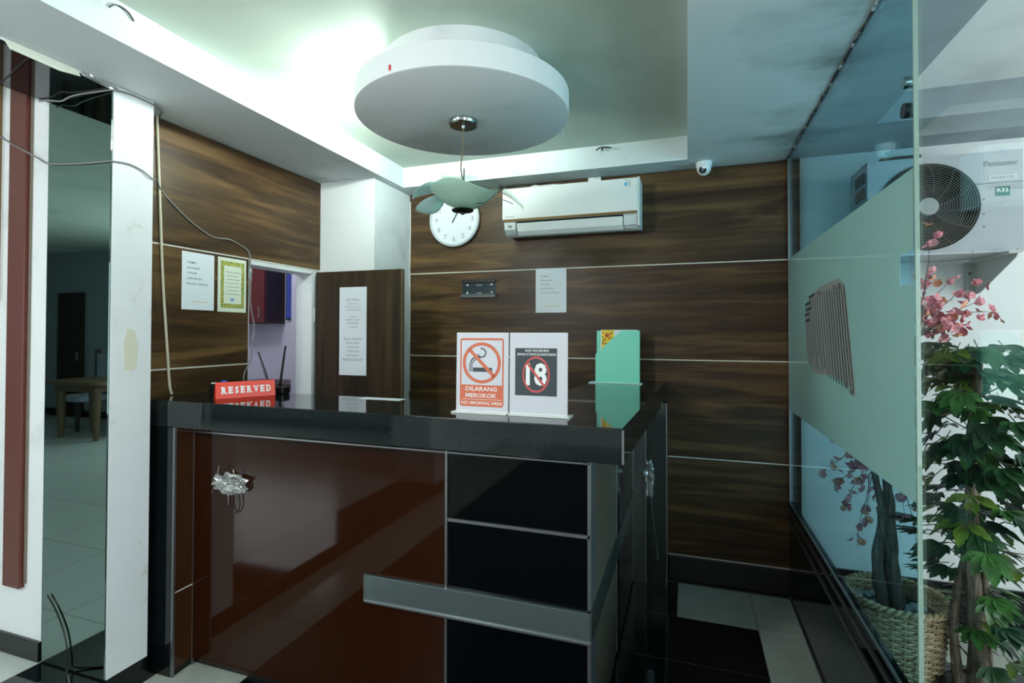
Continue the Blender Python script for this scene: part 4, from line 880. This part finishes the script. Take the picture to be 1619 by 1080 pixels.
# ------------------------------------------------------------------ room behind the doorway
M_lav = mat('lavender_white_wall', (206, 204, 218), .6)
struct('floor', B().box(-4.6, -2.51, 1.67, 4.6, -.1, 0), M_tile)
struct('wall_store_back', B().box(-4.6, -2.5, 3.85, 4.05, 0, 2.7), M_lav)
struct('wall_store_left', B().box(-4.7, -4.6, 1.67, 4.05, 0, 2.7), M_lav)
struct('wall_store_right', B().box(-2.62, -2.51, 2.94, 3.85, 0, 2.7), M_lav)
point('store_room_light', (-3.3, 2.6, 2.5), .12, 22, (.88, .86, 1))
t = thing('wall_cabinet', 'dark red wall cabinet seen through the doorway', 'cabinet', (-3.8, 3.75, 1.60))
M_cab = mat('dark_red_cabinet', (92, 30, 26), .4); M_cabs = mat('dark_cabinet_side', (46, 34, 38), .5)
obj('body', B().cbox(-4.25, -3.50, 3.62, 3.848, 1.61, 2.45, .003), M_cabs, t)
for x0, x1 in ((-4.245, -3.885), (-3.88, -3.505)):
    d = obj('door', B().cbox(x0, x1, 3.600, 3.620, 1.615, 2.445, .002), M_cab, t); obj('handle', B().cbox(x1-.05, x1-.04, 3.588, 3.600, 1.66, 1.76, .001), M_chrome, d)
t = thing('wall_screen', 'blue glowing flat screen on the wall beyond the doorway', 'screen', (-3.2, 3.83, 1.62))
obj('housing', B().cbox(-3.465, -2.85, 3.815, 3.848, 1.645, 2.20, .004), M_black_pl, t)
obj('screen', B().box(-3.452, -2.865, 3.811, 3.815, 1.66, 2.185), mat('blue_screen', (44, 52, 110), .2, emit=(70, 86, 170), es=.35), t)
t = thing('side_shelf', 'low dark shelf behind the router seen through the doorway', 'shelf', (-3.3, 3.72, 0))
obj('board', B().cbox(-3.75, -2.95, 3.50, 3.845, 1.06, 1.10, .003), mat('brown_shelf', (70, 52, 40), .5), t)
for x in (-3.72, -2.98):
    for y in (3.53, 3.82): obj('leg', B().box(x-.02, x+.02, y-.02, y+.02, 0, 1.06), M_cabs, t)

# ------------------------------------------------------------------ the hall seen in the mirror
hz = .1
t = thing('dining_table', 'brown wooden table in the hall seen in the dark mirror', 'table', (-7.7, -1.9, hz)); M_tab = mat('brown_table_wood', (104, 84, 60), .4)
obj('tabletop', B().prism(rrect(-8.25, -7.15, -2.30, -1.58, .12), hz+.74, hz+.78), M_tab, t)
obj('apron', B().cbox(-8.10, -7.30, -2.20, -1.68, hz+.64, hz+.74, .004), M_tab, t)
for x in (-8.05, -7.36):
    for y in (-2.14, -1.74): obj('leg', B().tube([(x, y, hz+.001), (x, y, hz+.25), (x, y, hz+.66)], [.028, .042, .055], 10), M_tab, t)
def chair(x, y, rz, label, mseat, mframe):
    t = thing('dining_chair', label, 'chair', (x, y, hz), 'chairs in the hall'); t.rotation_euler.z = rz; o0 = V((x, y, hz))
    A = lambda x0, x1, y0, y1, z0, z1: B().cbox(x+x0, x+x1, y+y0, y+y1, hz+z0, hz+z1, .008)
    obj('seat', A(-.24, .24, -.24, .24, .42, .50), mseat, t)
    obj('backrest', A(-.21, .21, .20, .25, .56, 1.10), mseat, t)
    for s_ in (-1, 1):
        obj('leg', A(s_*.22-.025, s_*.22+.025, .19, .26, .001, 1.16), mframe, t); obj('leg', A(s_*.22-.025, s_*.22+.025, -.24, -.19, .001, .43), mframe, t)
    obj('back_rail', A(-.20, .20, .19, .25, .50, .56), mframe, t)
M_ch = mat('blue_grey_upholstery', (120, 134, 160), .7); M_chw = mat('white_chair_frame', (214, 216, 214), .5)
chair(-7.45, -2.45, pi, 'white framed chair with blue-grey back behind the table in the mirror', M_ch, M_chw)
chair(-8.5, -2.35, pi*1.05, 'low pale-cushioned chair left of the table in the mirror', mat('pale_cushion', (170, 178, 190), .7), M_cabs)
t = thing('hall_door', 'dark brown double-height door on the far hall wall seen in the mirror', 'door', (-9.9, -2.97, hz))
obj('leaf', B().cbox(-10.25, -9.62, -2.998, -2.955, hz, hz+2.1, .004), M_door, t); obj('handle', B().cbox(-9.70, -9.67, -2.955, -2.91, hz+.95, hz+1.10, .004), M_chrome, t)
struct('trim_4', B().box(-10.6, -2.66, -3.0, -2.985, .1, .22), M_base, 'dark skirting along the far hall wall')

for o_ in bpy.data.objects:
    if '_o' in o_: del o_['_o']
    if o_.name.split('.')[0] in ('lettering', 'leaf_print', 'flower_print', 'printed_lines', 'smoke_print', 'peeled_scraps', 'cigarette_print', 'letter_serifs'): o_['kind'] = 'stuff'
